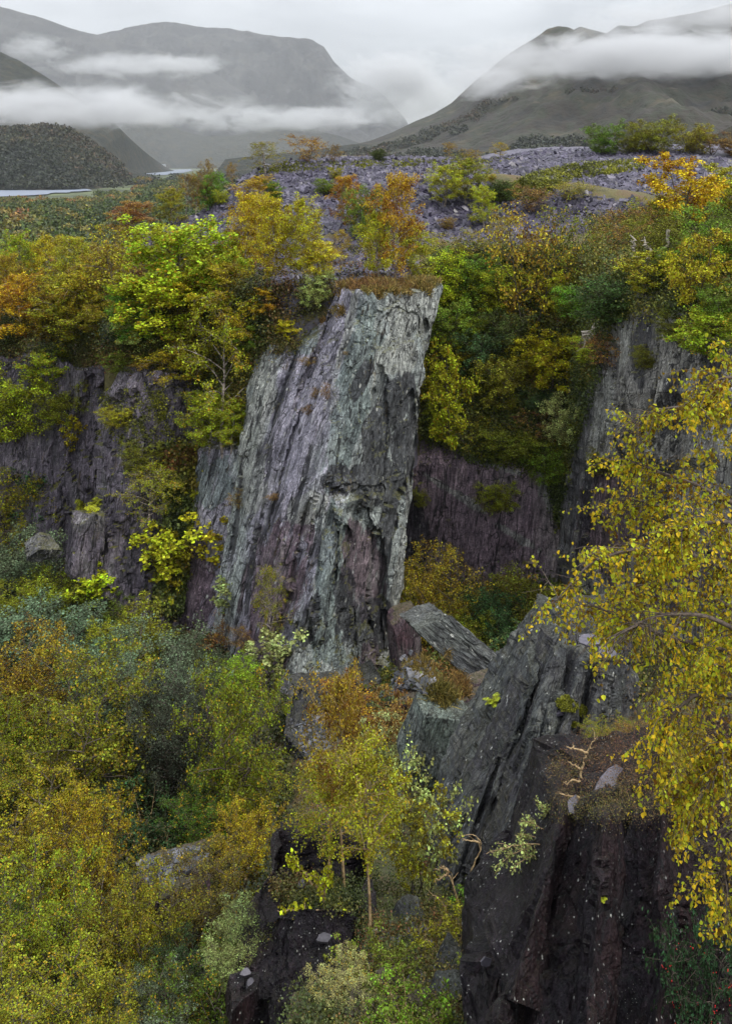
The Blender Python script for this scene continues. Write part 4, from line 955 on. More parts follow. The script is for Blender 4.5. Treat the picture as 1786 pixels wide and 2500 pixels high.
# trees on the heap's slope and left flank
for a in [
    ('thin_birch', 455, 525, 425, 60, 'rust', 'bare rusty birch on the left foot of the spoil heap'),
    ('thin_birch', 478, 512, 418, 50, 'brown', 'brown birch with pale stems left of the green scrub on the heap flank'),
    ('bush', 512, 470, 420, 72, 'green', 'green and olive tree on the left flank of the heap'),
    ('thin_birch', 504, 452, 388, 44, 'brown', 'leafless brown birch behind the green tree on the heap flank'),
    ('thin_birch', 565, 440, 396, 30, 'brown', 'thin brown sapling standing on the heap edge under the skyline birch'),
    ('bush', 541, 500, 462, 36, 'ygreen', 'small yellow-green bush on the edge of the left heap flank'),
    ('birch', 415, 545, 460, 80, 'olive', 'brown-gold birch beside the valley forest, left of the heap'),
    ('birch', 320, 560, 492, 100, 'rust', 'rusty low birch at the valley edge left of the heap'),
    ('birch', 640, 500, 428, 92, 'gold', 'golden bushy birch high on the left of the heap slope'),
    ('bush', 668, 490, 440, 46, 'green', 'small green bush touching the golden birch high on the heap'),
    ('bush', 796, 474, 436, 58, 'dkol', 'dark olive bush on the slate left of centre of the heap'),
    ('bush', 820, 438, 408, 30, 'olive', 'tiny olive bush near the crest of the slate heap'),
    ('birch', 600, 690, 470, 100, 'gold', 'orange-gold birch, left in the clump above the pinnacle rib'),
    ('birch', 668, 700, 484, 104, 'gold', 'golden birch, second from the left in the clump above the pinnacle rib'),
    ('birch', 742, 690, 478, 100, 'yel', 'yellow-olive birch, third in the clump above the pinnacle rib'),
    ('birch', 640, 640, 476, 90, 'lime', 'lime-tipped birch at the back of the golden clump'),
    ('birch', 775, 690, 590, 100, 'bright', 'low bright yellow birch at the right front of the golden clump'),
    ('birch', 848, 560, 428, 74, 'orange', 'orange birch on the slate in the middle of the heap'),
    ('bush', 888, 580, 452, 82, 'green', 'green bushy birch beside the orange one mid heap'),
    ('thin_birch', 832, 650, 560, 50, 'orange', 'spindly orange sapling on bare slate behind the pinnacle'),
    ('birch', 965, 690, 424, 112, 'orange', 'tall rust-topped birch behind the pinnacle summit'),
    ('birch', 925, 690, 512, 90, 'yel', 'yellow birch left of the tall rust-topped birch'),
    ('birch', 1000, 690, 545, 105, 'ygreen', 'yellow-green birch right of the tall rust-topped birch'),
    ('birch', 1085, 505, 400, 90, 'lime', 'lime-yellow birch on the centre right of the slate heap'),
    ('birch', 1135, 500, 386, 100, 'olive', 'olive birch right beside the lime-yellow one on the heap'),
    ('birch', 1180, 556, 452, 68, 'lime', 'small conical lime-gold birch on the heap below the olive one'),
    ('juniper', 1216, 496, 440, 70, 'deep', 'dark evergreen juniper at the edge of the mossy spur'),
    ('bush', 1196, 440, 424, 26, 'orange', 'tiny orange bush above the juniper'),
    ('twiggy', 1300, 520, 450, 90, 'rust', 'rusty brown shrub on the mossy spur'),
    ('twiggy', 1390, 490, 440, 110, 'olive', 'twiggy olive shrub at the foot of the mossy spur'),
    ('twiggy', 1120, 650, 560, 130, 'olive', 'low twiggy olive shrub on the slate above the wall'),
    ('thin_birch', 1230, 620, 530, 60, 'olive', 'thin olive birch by the narrow slate run'),
    ('bush', 1090, 560, 530, 40, 'brown', 'low brown heather bush on the slate centre right'),
]: plant(*a, key='upper', gain=1.2)
# hillside wood, left
hill = [
    ('birch', 45, 720, 566, 96, 'ygreen', 'yellow-green birch in the back row at the far left of the hillside'),
    ('birch', 110, 715, 574, 90, 'yel', 'golden birch, second in the back row of the left hillside'),
    ('birch', 178, 720, 578, 96, 'ygreen', 'lime birch, third in the back row of the left hillside'),
    ('birch', 20, 780, 620, 90, 'olive', 'olive birch at the left picture edge above the cliff'),
    ('birch', 250, 740, 600, 110, 'olive', 'olive-tinted birch behind the twiggy tree on the left hillside'),
    ('twiggy', 300, 770, 540, 190, 'olive', 'large twiggy olive tree on the left hillside'),
    ('birch', 215, 790, 640, 130, 'yel', 'yellow-olive birch in the middle of the left hillside'),
    ('birch', 60, 850, 665, 150, 'gold', 'orange-gold birch with pale leaning stems at far left'),
    ('birch', 120, 850, 690, 120, 'olive', 'olive birch right of the gold one with leaning stems'),
    ('birch', 185, 905, 698, 170, 'ygreen', 'dense yellow-green birch above the left cliff edge'),
    ('birch', 255, 880, 740, 140, 'olive', 'olive birch at the cliff edge right of the dense yellow-green one'),
    ('bush', 330, 830, 700, 130, 'green', 'green bush in the shade below the big sycamore'),
    ('sycamore', 425, 770, 536, 250, 'lime', 'big spreading lime-green sycamore on the left hillside'),
    ('sycamore', 520, 780, 610, 150, 'lime', 'lime sycamore right of the biggest one'),
    ('sycamore', 380, 900, 690, 240, 'bright', 'bright lime sycamore with pale limbs in the middle of the left hillside'),
    ('sycamore', 335, 920, 790, 130, 'pale', 'pale green sycamore overhanging the left buttress'),
    ('sycamore', 490, 800, 655, 170, 'bright', 'yellow-lime sycamore between the big sycamore and the white-stemmed birch'),
    ('birch', 560, 760, 640, 120, 'yel', 'yellow birch left of the slate path above the rib'),
    ('birch', 652, 770, 700, 76, 'gold', 'small golden bush above the heather ledge on the rib'),
    ('birch', 500, 960, 740, 150, 'olive', 'olive birch behind the white-trunked birch'),
    ('birch', 600, 920, 730, 110, 'yel', 'yellow birch right behind the white-trunked birch'),
    ('birch', 450, 990, 860, 150, 'yel', 'golden-leaved low birch hanging over the buttress top'),
    ('bush', 770, 745, 660, 90, 'pale', 'small pale green bush in the notch behind the pinnacle'),
    ('bush', 610, 860, 788, 90, 'green', 'dark green pine-like bush on the heather ledge'),
    ('sycamore', 705, 835, 775, 80, 'bright', 'little bright yellow maple on the rib top'),
    ('bush', 300, 960, 880, 110, 'dkol', 'dark olive bush on the rim between the two left cliffs'),
]
hill = [(k, u, vb - 48, vt - 30, w, c, l) if vb > 870 and u < 480 else (k, u, vb, vt, w, c, l) for k, u, vb, vt, w, c, l in hill]
for a in hill: plant(*a, key='upper', gain=1.18)
# on and in front of the left cliffs
for a in [
    ('bush', 45, 1075, 880, 200, 'ygreen', 'yellow-green bush covering the far left cliff edge'),
    ('sycamore', 110, 960, 850, 120, 'lime', 'lime maple on top of the far left cliff corner'),
    ('bush', 145, 1040, 920, 110, 'olive', 'olive bush clinging to the far left cliff'),
    ('sapling', 165, 1110, 1010, 70, 'yel', 'golden sapling hanging on the far left cliff'),
    ('bush', 285, 1040, 990, 90, 'ygreen', 'mossy lime bush on the upper ledge of the left buttress'),
    ('bush', 345, 1150, 1070, 90, 'dkol', 'dark mossy bush on the middle ledge of the left buttress'),
    ('thin_birch', 360, 1300, 1125, 130, 'yel', 'golden birch clinging to the middle of the left buttress'),
    ('sapling', 400, 1420, 1275, 130, 'bright', 'bright green sapling at the foot of the gully'),
    ('sapling', 430, 1490, 1310, 100, 'lime', 'lime green ivy-like sapling beside the wet streak in the gully'),
    ('sapling', 255, 1480, 1370, 130, 'bright', 'yellow maple sapling against the foot of the left buttress'),
    ('sapling', 200, 1330, 1235, 70, 'yel', 'yellow sapling on the purple pedestal'),
    ('bush', 215, 1400, 1350, 80, 'dkol', 'mossy olive bush on the low rock step by the buttress'),
]: plant(*a, key='cliffs')
# quarry floor, left: willows and birches
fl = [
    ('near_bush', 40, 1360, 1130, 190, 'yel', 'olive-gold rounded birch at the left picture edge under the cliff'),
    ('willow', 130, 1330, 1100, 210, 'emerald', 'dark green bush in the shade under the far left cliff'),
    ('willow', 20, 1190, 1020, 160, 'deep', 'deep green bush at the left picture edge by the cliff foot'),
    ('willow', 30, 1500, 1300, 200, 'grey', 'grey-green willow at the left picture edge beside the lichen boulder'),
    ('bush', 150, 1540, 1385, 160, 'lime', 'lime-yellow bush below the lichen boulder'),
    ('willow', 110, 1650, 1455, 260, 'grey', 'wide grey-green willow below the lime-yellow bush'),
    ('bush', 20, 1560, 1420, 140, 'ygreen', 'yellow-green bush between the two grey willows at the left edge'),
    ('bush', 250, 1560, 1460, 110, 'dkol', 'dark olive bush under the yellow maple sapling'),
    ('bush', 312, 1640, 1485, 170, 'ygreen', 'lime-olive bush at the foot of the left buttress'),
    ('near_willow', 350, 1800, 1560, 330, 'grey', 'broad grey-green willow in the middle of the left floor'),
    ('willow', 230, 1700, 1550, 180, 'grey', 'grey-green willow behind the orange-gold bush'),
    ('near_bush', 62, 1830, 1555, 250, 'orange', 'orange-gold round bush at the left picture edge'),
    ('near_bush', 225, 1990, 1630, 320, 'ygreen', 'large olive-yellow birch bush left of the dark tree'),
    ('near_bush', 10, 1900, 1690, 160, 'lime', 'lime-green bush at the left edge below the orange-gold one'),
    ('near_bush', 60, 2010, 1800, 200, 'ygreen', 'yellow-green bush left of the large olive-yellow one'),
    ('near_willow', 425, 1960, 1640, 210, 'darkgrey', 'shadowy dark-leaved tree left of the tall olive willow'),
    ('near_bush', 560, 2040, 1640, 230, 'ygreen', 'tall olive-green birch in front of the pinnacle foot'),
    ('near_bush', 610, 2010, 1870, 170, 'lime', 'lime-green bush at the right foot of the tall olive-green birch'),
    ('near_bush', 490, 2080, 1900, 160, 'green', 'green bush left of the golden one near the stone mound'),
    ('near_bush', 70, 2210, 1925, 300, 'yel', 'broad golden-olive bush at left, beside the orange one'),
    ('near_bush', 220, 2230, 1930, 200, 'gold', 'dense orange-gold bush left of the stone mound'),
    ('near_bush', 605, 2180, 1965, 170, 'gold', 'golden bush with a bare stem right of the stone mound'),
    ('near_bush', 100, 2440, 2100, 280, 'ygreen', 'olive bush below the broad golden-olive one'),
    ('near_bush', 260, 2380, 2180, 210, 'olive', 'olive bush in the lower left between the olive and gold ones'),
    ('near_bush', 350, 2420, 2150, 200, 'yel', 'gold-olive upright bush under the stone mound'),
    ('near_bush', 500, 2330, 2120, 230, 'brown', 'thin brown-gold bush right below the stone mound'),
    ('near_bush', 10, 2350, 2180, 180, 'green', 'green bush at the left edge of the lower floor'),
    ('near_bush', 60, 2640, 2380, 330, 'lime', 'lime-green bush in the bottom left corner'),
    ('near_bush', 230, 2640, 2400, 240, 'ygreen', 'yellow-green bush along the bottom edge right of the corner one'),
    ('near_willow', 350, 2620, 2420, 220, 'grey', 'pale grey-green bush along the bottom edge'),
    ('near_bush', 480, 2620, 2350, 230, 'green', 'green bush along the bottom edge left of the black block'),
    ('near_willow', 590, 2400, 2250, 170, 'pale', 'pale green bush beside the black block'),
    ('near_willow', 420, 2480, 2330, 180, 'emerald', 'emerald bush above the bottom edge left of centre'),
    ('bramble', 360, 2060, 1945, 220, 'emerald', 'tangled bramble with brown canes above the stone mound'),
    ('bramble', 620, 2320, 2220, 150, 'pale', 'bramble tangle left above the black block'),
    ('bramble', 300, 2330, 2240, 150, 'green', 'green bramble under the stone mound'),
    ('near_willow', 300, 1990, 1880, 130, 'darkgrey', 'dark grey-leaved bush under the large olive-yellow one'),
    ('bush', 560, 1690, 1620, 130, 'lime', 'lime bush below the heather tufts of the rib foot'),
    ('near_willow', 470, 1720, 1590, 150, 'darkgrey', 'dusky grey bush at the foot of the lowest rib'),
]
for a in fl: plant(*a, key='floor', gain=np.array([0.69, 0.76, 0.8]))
# on the pinnacle
for a in [
    ('thin_birch', 545, 1104, 715, 200, 'yel', 'slender birch with white trunks on the lowest rib left of the pinnacle'),
    ('birch', 512, 1106, 960, 130, 'lime', 'lime-yellow bush at the foot of the white-trunked birch, left one'),
    ('birch', 565, 1104, 975, 110, 'ygreen', 'olive bush at the foot of the white-trunked birch, right one'),
    ('sapling', 520, 1395, 1265, 130, 'bright', 'bright yellow maple sprouting from the face of the lowest rib'),
    ('thin_birch', 662, 1600, 1385, 80, 'olive', 'slim dark-leaved birch on the lower ledge of the pinnacle'),
    ('sapling', 665, 1660, 1530, 110, 'pale', 'leafy pale lime bush under the slim birch on the pinnacle ledge'),
    ('twiggy', 540, 1600, 1500, 110, 'rust', 'reddish heather bush on the rib ledge, left one of the two'),
    ('twiggy', 600, 1590, 1530, 70, 'rust', 'reddish heather bush on the rib ledge, right one of the two'),
    ('sapling', 545, 1500, 1400, 100, 'pale', 'pale ferny sapling above the heather bushes on the rib'),
    ('twiggy', 585, 1245, 1195, 60, 'brown', 'brown dry tuft in the crack of the rib'),
    ('twiggy', 668, 1222, 1200, 40, 'rust', 'rusty tuft low on the purple pinnacle face'),
    ('twiggy', 768, 975, 945, 36, 'rust', 'ginger tuft on the purple pinnacle face, upper left of the three'),
    ('twiggy', 800, 978, 935, 38, 'rust', 'ginger tuft on the purple pinnacle face, right of the three'),
    ('twiggy', 752, 1015, 985, 34, 'rust', 'ginger tuft on the purple pinnacle face, lowest of the three'),
    ('twiggy', 750, 895, 868, 40, 'brown', 'small dry tuft in the groove of the upper pinnacle'),
    ('twiggy', 845, 868, 856, 18, 'brown', 'tiny dry tuft near the top of the purple face'),
]: plant(*a, key='pinnacle')
# shrub-covered slope right of the pinnacle
slope = [
    ('bush', 1075, 760, 610, 130, 'lime', 'lime-green bush beside the pinnacle summit'),
    ('bush', 1150, 740, 610, 130, 'green', 'green bush at the top of the slope right of the lime one'),
    ('bush', 1100, 850, 720, 150, 'green', 'mid-green bush right of the upper pinnacle'),
    ('bush', 1210, 760, 640, 130, 'ygreen', 'yellow-green bush at the top edge of the slope'),
    ('twiggy', 1290, 840, 500, 190, 'olive', 'big airy olive tree at the top of the slope'),
    ('twiggy', 1400, 760, 490, 150, 'dkol', 'tall airy olive-green tree right of the big airy one'),
    ('rowan', 1100, 1100, 830, 140, 'yel', 'drooping golden-leaved tree right against the pinnacle'),
    ('bush', 1170, 920, 790, 130, 'emerald', 'dark emerald bush behind the drooping golden tree'),
    ('bush', 1215, 1000, 850, 130, 'dkol', 'dark olive bush in the middle of the slope'),
    ('bush', 1240, 880, 740, 130, 'deep', 'deep green bush above the dark olive one'),
    ('rowan', 1345, 960, 795, 150, 'yel', 'bright golden rowan in the middle of the slope'),
    ('bush', 1290, 920, 810, 110, 'yel', 'dull gold bush left beside the bright golden rowan'),
    ('bush', 1310, 1010, 950, 80, 'emerald', 'small emerald bush under the bright golden rowan'),
    ('bush', 1390, 1090, 960, 120, 'pale', 'pale green bush low on the slope by the grey rock'),
    ('twiggy', 1330, 1080, 990, 130, 'rust', 'rusty shrub low on the slope among ferns'),
    ('bush', 1070, 1040, 980, 70, 'lime', 'lime tuft tucked against the right side of the pinnacle'),
    ('twiggy', 1480, 900, 810, 130, 'rust', 'rust-brown shrub hanging above the grey rock face'),
    ('bush', 1450, 890, 820, 110, 'ygreen', 'lime-olive bush at the top left of the grey rock face'),
    ('bush', 1350, 760, 660, 110, 'yel', 'gold-green bush under the big airy olive tree'),
    ('bush', 1420, 780, 690, 120, 'green', 'green bush left of the leaning dead trunk'),
    ('juniper', 1500, 790, 680, 170, 'deep', 'dark evergreen bush right of the leaning dead trunk'),
    ('bush', 1215, 1250, 1170, 90, 'olive', 'olive shrub hanging on the dark purple wall'),
    ('bush', 1250, 1120, 1040, 140, 'dkol', 'dark green creeper at the top of the purple wall'),
    ('bush', 1330, 1180, 1080, 110, 'green', 'green creeper hanging beside the pale streak of the wall'),
    ('twiggy', 1160, 1120, 1010, 130, 'olive', 'yellow-specked shrub at the top left of the purple wall'),
    ('bush', 1030, 1240, 1185, 46, 'dkol', 'small dark bush on the wall next to the pinnacle'),
    ('bush', 1370, 880, 800, 90, 'olive', 'olive bush behind the bright golden rowan'),
    ('bush', 1150, 830, 760, 100, 'ygreen', 'small yellow-green bush right of the mid-green one'),
]
for a in slope: plant(*a, key='slope', gain=1.4)
for a in [
    ('rowan', 1680, 560, 375, 190, 'gold', 'tall golden rowan under the right skyline'),
    ('rowan', 1690, 770, 560, 150, 'yel', 'bright yellow rowan hanging over the grey rock face'),
    ('rowan', 1570, 720, 610, 150, 'yel', 'spreading golden rowan behind the leaning dead trunk'),
    ('bush', 1760, 680, 490, 170, 'green', 'green tree at the right picture edge under the rowans'),
    ('bush', 1600, 640, 520, 130, 'dkol', 'olive bush between the airy tree and the golden rowans'),
    ('twiggy', 1600, 560, 470, 110, 'ygreen', 'yellow-green bush left of the tall golden rowan'),
    ('twiggy', 1520, 620, 500, 130, 'brown', 'brown leafless shrub on the slope above the dead trunk'),
    ('rowan', 1780, 520, 400, 120, 'lime', 'lime and gold rowan at the right picture edge'),
    ('bush', 1640, 680, 600, 90, 'green', 'small green bush between the two yellow rowans'),
    ('rowan', 1775, 640, 560, 70, 'orange', 'orange-leaved rowan branch at the right picture edge'),
]: plant(*a, key='right', gain=1.25)
for a in [
    ('sycamore', 1740, 890, 755, 150, 'lime', 'lime maple on a ledge at the right picture edge'),
    ('bush', 1650, 830, 760, 110, 'dkol', 'dark mossy bush on top of the grey rock face'),
    ('bush', 1765, 800, 690, 120, 'green', 'green bush above the lime maple at the right edge'),
    ('bush', 1580, 900, 840, 70, 'dkol', 'dark olive tuft on the face of the grey rock'),
    ('bush', 1480, 1150, 1090, 100, 'dkol', 'mossy bush over the dark cleft in the wall'),
]: plant(*a, key='rightcliff')
# recess floor behind the debris
for a in [
    ('near_bush', 1050, 1590, 1345, 200, 'olive', 'rounded olive-gold bush at the foot of the purple wall'),
    ('willow', 1210, 1580, 1440, 140, 'emerald', 'dark emerald bush right of the olive-gold one'),
    ('bush', 1320, 1560, 1400, 180, 'dkol', 'brownish olive bush in the shaded corner of the recess'),
    ('bush', 1250, 1480, 1420, 100, 'brown', 'rusty low bush at the foot of the purple wall'),
    ('willow', 1250, 1690, 1555, 210, 'emerald', 'glossy green bush behind the fallen slab'),
    ('bush', 1140, 1600, 1480, 120, 'olive', 'gold-specked bush right behind the top of the slab'),
    ('bush', 985, 1500, 1380, 90, 'olive', 'olive bush hidden beside the pinnacle foot'),
]: plant(*a, key='floor')
# around the debris and the central ledge
for a in [
    ('near_birch', 905, 2290, 1800, 180, 'yel', 'slender gold birch with twin pale stems in the centre, right stem'),
    ('near_birch', 840, 2200, 1630, 160, (0.26, 0.17, 0.02), 'tall brown-topped birch in the centre front'),
    ('near_birch', 800, 2190, 1850, 170, 'yel', 'short yellow birch left of the twin-stemmed one'),
    ('twiggy', 870, 1790, 1660, 170, 'orange', 'orange-brown bush at the foot of the pinnacle'),
    ('near_sapling', 1040, 2190, 1850, 200, 'pale', 'pale green sallow with a grey stem left of the crag'),
    ('near_sapling', 1010, 2200, 1930, 180, 'olive', 'olive sapling tangled with the pale sallow'),
    ('near_sapling', 985, 2200, 2060, 60, 'lime', 'thin small sapling left of the grey-stemmed sallow'),
    ('near_bush', 730, 2140, 2020, 110, 'ygreen', 'mossy yellow bush on top of the black block'),
    ('near_bush', 835, 2170, 2080, 110, 'olive', 'olive bush behind the black block'),
    ('bramble', 1070, 1690, 1600, 170, 'rust', 'dry ginger bramble between the pinnacle and the fallen slab'),
    ('bramble', 930, 1800, 1690, 150, 'rust', 'dry rusty bramble left of the flat-topped boulder'),
    ('bramble', 950, 1880, 1760, 130, 'pale', 'pale green bramble below the dry rusty one'),
    ('bramble', 1150, 1900, 1850, 120, 'brown', 'brown bramble canes on the left edge of the crag'),
    ('bramble', 1110, 2340, 2260, 190, 'olive', 'olive bramble with straw-coloured canes under the crag'),
    ('bramble', 1200, 2260, 2190, 160, 'green', 'green bramble at the foot of the crag'),
    ('bramble', 900, 2420, 2330, 190, 'green', 'green bramble in front of the birch stems'),
    ('bramble', 1000, 2520, 2420, 190, 'green', 'green bramble at the bottom edge in the centre'),
    ('bramble', 1230, 2230, 2130, 100, 'rust', 'rusty heather strip between the crag and the black face'),
    ('near_bush', 830, 2460, 2370, 150, 'pale', 'pale ferny bush along the bottom edge in the centre'),
    ('near_bush', 1180, 2400, 2330, 100, 'ygreen', 'lime-mossy bush against the left side of the black face'),
]: plant(*a, key='floor')
for a in [
    ('near_bush', 1560, 1910, 1790, 120, 'brown', 'brownish bush behind the yellow birch branches'),
    ('near_bush', 1430, 1985, 1920, 110, 'rust', 'ginger bracken clump at the left end of the heather ledge'),
    ('near_bush', 1680, 1960, 1790, 170, 'olive', 'olive bush under the hanging birch branches'),
    ('near_bush', 1490, 1860, 1760, 120, 'olive', 'olive heather mound at the right shoulder of the crag'),
]: plant(*a, key='ledge')
# ------------------------------------------------------------------ valley forest, slate scree, ground cover
def ramp_leaf_mat(name, stops, trans=0.3):
    m, t, b, out = newmat(name); lk = t.links.new
    clp = N(t, 'ShaderNodeAttribute', attribute_name='clump').outputs['Fac']; rnd = N(t, 'ShaderNodeAttribute', attribute_name='rnd').outputs['Fac']
    c = ramp_n(t, clp, stops)
    c = mix_n(t, 1.0, c, ramp_n(t, rnd, [(0, (0.4, 0.4, 0.4)), (0.6, (0.85, 0.85, 0.85)), (1, (2.0, 2.0, 2.0))]), 'MULTIPLY')
    lk(c, b.inputs['Base Color']); b.inputs['Roughness'].default_value = 0.6
    tr = N(t, 'ShaderNodeBsdfTranslucent'); lk(c, tr.inputs['Color'])
    mxs = N(t, 'ShaderNodeMixShader'); mxs.inputs[0].default_value = trans
    lk(b.outputs[0], mxs.inputs[1]); lk(tr.outputs[0], mxs.inputs[2]); lk(mxs.outputs[0], out.inputs['Surface'])
    return m
M_FOREST = ramp_leaf_mat('forest_canopy', [(0.0, (0.03, 0.058, 0.006)), (0.4, (0.08, 0.10, 0.008)), (0.62, (0.15, 0.13, 0.014)), (0.82, (0.21, 0.115, 0.018)), (1.0, (0.19, 0.075, 0.022))], 0.2)
M_DARKWOOD = ramp_leaf_mat('dark_wood_canopy', [(0.0, (0.010, 0.017, 0.006)), (0.45, (0.024, 0.030, 0.008)), (0.7, (0.046, 0.038, 0.010)), (1.0, (0.055, 0.030, 0.012))], 0.15)
rgf = np.random.default_rng(5)
def forest(name, label, spots, nl, lsz, mat):
    """One mass of tree crowns; spots rows (x, y, ground z, radius, height)."""
    n = len(spots); S = np.repeat(spots, nl, 0); k = len(S)
    d = rgf.normal(0, 1, (k, 3)); d[:, 2] = np.abs(d[:, 2]) * 1.1 - 0.25; d /= np.linalg.norm(d, axis=1, keepdims=True)
    lump = 0.78 + 0.35 * vnoise(d * 2.2 + np.repeat(rgf.uniform(0, 99, (n, 3)), nl, 0), 3)
    r = rgf.uniform(0.82, 1.0, (k, 1)) * lump[:, None]
    pos = S[:, :3] + d * r * np.stack([S[:, 3], S[:, 3], S[:, 4] * 0.5], 1) + np.stack([0 * S[:, 0], 0 * S[:, 0], S[:, 4] * 0.55], 1)
    big = fbm(np.stack([spots[:, 0] * 0.006, spots[:, 1] * 0.003, 0 * spots[:, 0]], 1), 3, 8)
    cl = np.clip(0.5 + (big - 0.5) * 2.0 + rgf.normal(0, 0.26, n), 0, 1)
    v, f, rr, cc = leaves(pos, lsz * np.repeat(spots[:, 3:4], nl, 0) / 5.0, rgf, -0.2, 'quad', np.repeat(cl, nl), d * 2.0)
    o = link(name, mesh(name, v, f, mat, False, {'rnd': ('FACE', rr), 'clump': ('FACE', cc)}))
    o['kind'] = 'stuff'; o['label'] = label
def valley_wood():
    sp = []
    for _ in range(200000):
        Y = math.sqrt(rgf.uniform(420 ** 2, 2100 ** 2)); u = rgf.uniform(-260, 760)
        lim = 1150 if u < 235 else (1450 if u < 330 else 2100)
        if Y > lim: continue
        if Y > 1350 and vnoise(np.array([[u * 0.02, Y * 0.01, 1.0]]), 4)[0] < 0.55: continue
        r = rgf.uniform(4.5, 9.0) * (0.8 if Y > 900 and u < 330 else 1); sp.append(((u - CX) / F * Y, Y, LAKE_Z, r, r * rgf.uniform(1.3, 1.8)))
        if len(sp) >= 4600: break
    forest('valley_forest', 'far mixed autumn forest filling the valley below the lake', np.array(sp), 170, 1.35, M_FOREST)
valley_wood()
def slope_wood(key, label, n, ok, rad, nl, lsz):
    me = SURF[key]; v = np.empty(len(me.vertices) * 3, dtype=np.float32); me.vertices.foreach_get('co', v); v = v.reshape(-1, 3).astype(float)
    nv = np.array([q.vertices[:] for q in me.polygons]); cen = v[nv].mean(1); ar = np.linalg.norm(np.cross(v[nv[:, 1]] - v[nv[:, 0]], v[nv[:, 3]] - v[nv[:, 0]]), axis=1)
    m = ok(cen); cen, ar, nv = cen[m], ar[m], nv[m]
    i = rgf.choice(len(nv), n, p=ar / ar.sum()); a, b = rgf.random((n, 1)), rgf.random((n, 1)); q = v[nv[i]]
    pt = (q[:, 0] * (1 - a) + q[:, 1] * a) * (1 - b) + (q[:, 3] * (1 - a) + q[:, 2] * a) * b
    r = rgf.uniform(rad * 0.7, rad * 1.3, n); pt[:, 2] -= r * 0.3
    forest('hillside_wood', label, np.column_stack([pt, r, r * 1.5]), nl, lsz, M_DARKWOOD)
slope_wood(('hill', 5), 'dark autumn wood covering the rounded knoll by the lake', 3000, lambda c: (c[:, 1] < 2000) & (c[:, 2] > -58) & (fbm(c * 0.006, 3, 61) + c[:, 2] * -0.001 > 0.44), 8.0, 46, 2.2)
slope_wood(('mountain', 6), 'dark wood along the foot of the right mountain', 2600, lambda c: (c[:, 1] < 2300) & (c[:, 1] > 1150) & (c[:, 2] < 130) & (c[:, 2] > -40) & (c[:, 0] < 900) & (fbm(c * 0.004, 3, 62) - c[:, 2] * 0.0012 > 0.42), 8.0, 40, 2.2)
def shore_wood():
    sp = []
    for _ in range(900):
        Y = rgf.uniform(1620, 2900); u = rgf.uniform(-60, 700)
        if vnoise(np.array([[u * 0.03, Y * 0.006, 3.0]]), 14)[0] < 0.5: continue
        if 2600 < Y and u < 480: continue
        r = rgf.uniform(6, 10); sp.append(((u - CX) / F * Y, Y, LAKE_Z, r, r * 1.7))
    forest('shore_trees', 'dark trees and hedges scattered on the valley floor behind the near lake', np.array(sp), 40, 2.2, M_DARKWOOD)
shore_wood()

def slabs_mesh(c, nrm, size, flat, rg, tilt=0.5):
    """Irregular four-sided slate chips: centres c, ground normals nrm, sizes; returns verts, quads."""
    n = len(c)
    up = nrm + rg.normal(0, tilt, (n, 3)); up /= np.linalg.norm(up, axis=1, keepdims=True)
    a = rg.normal(0, 1, (n, 3)); a -= up * (a * up).sum(1, keepdims=True); a /= np.linalg.norm(a, axis=1, keepdims=True); b = np.cross(up, a)
    L_ = size[:, None] * rg.uniform(0.7, 1.4, (n, 1)); W_ = size[:, None] * rg.uniform(0.3, 0.75, (n, 1)); T_ = size[:, None] * rg.uniform(0.5, 1.5, (n, 1)) * flat
    cs = [(-1, -1), (1, -1), (1, 1), (-1, 1)]; V = []
    for z in (-1, 1):
        for sx, sy in cs:
            V.append(c + a * L_ * 0.5 * (sx * rg.uniform(0.6, 1.1, (n, 1))) + b * W_ * 0.5 * (sy * rg.uniform(0.55, 1.1, (n, 1))) + up * T_ * 0.5 * z)
    V = np.stack(V, 1).reshape(-1, 3); k = np.arange(n)[:, None, None] * 8
    Q = np.array([(4, 5, 6, 7), (3, 2, 1, 0), (0, 1, 5, 4), (1, 2, 6, 5), (2, 3, 7, 6), (3, 0, 4, 7)])[None]
    return V, (Q + k).reshape(-1, 4)
def chip_mat(name, stops, rough=0.42):
    m, t, b, out = newmat(name)
    rnd = N(t, 'ShaderNodeAttribute', attribute_name='rnd').outputs['Fac']
    geo = N(t, 'ShaderNodeNewGeometry')
    c = ramp_n(t, rnd, stops)
    c = mix_n(t, 1.0, c, ramp_n(t, noise_n(t, geo.outputs['Position'], 6.0, 8, 0.7), [(0.3, (0.35, 0.35, 0.36)), (0.5, (0.9, 0.9, 0.9)), (0.7, (1.45, 1.45, 1.42))]), 'MULTIPLY')
    t.links.new(c, b.inputs['Base Color']); b.inputs['Roughness'].default_value = rough; b.inputs['Specular IOR Level'].default_value = 0.5
    return m
M_CHIP = chip_mat('slate_chips', [(0.0, (0.013, 0.0115, 0.022)), (0.45, (0.037, 0.031, 0.060)), (0.78, (0.076, 0.065, 0.114)), (0.94, (0.145, 0.134, 0.185)), (1.0, (0.25, 0.245, 0.30))])
M_SHARD = chip_mat('slate_shards', [(0.0, (0.028, 0.030, 0.036)), (0.5, (0.07, 0.075, 0.088)), (0.85, (0.115, 0.118, 0.14)), (1.0, (0.2, 0.2, 0.23))])
M_SLAB = chip_mat('slate_slab', [(0.0, (0.045, 0.042, 0.052)), (1.0, (0.17, 0.155, 0.205))], 0.5)
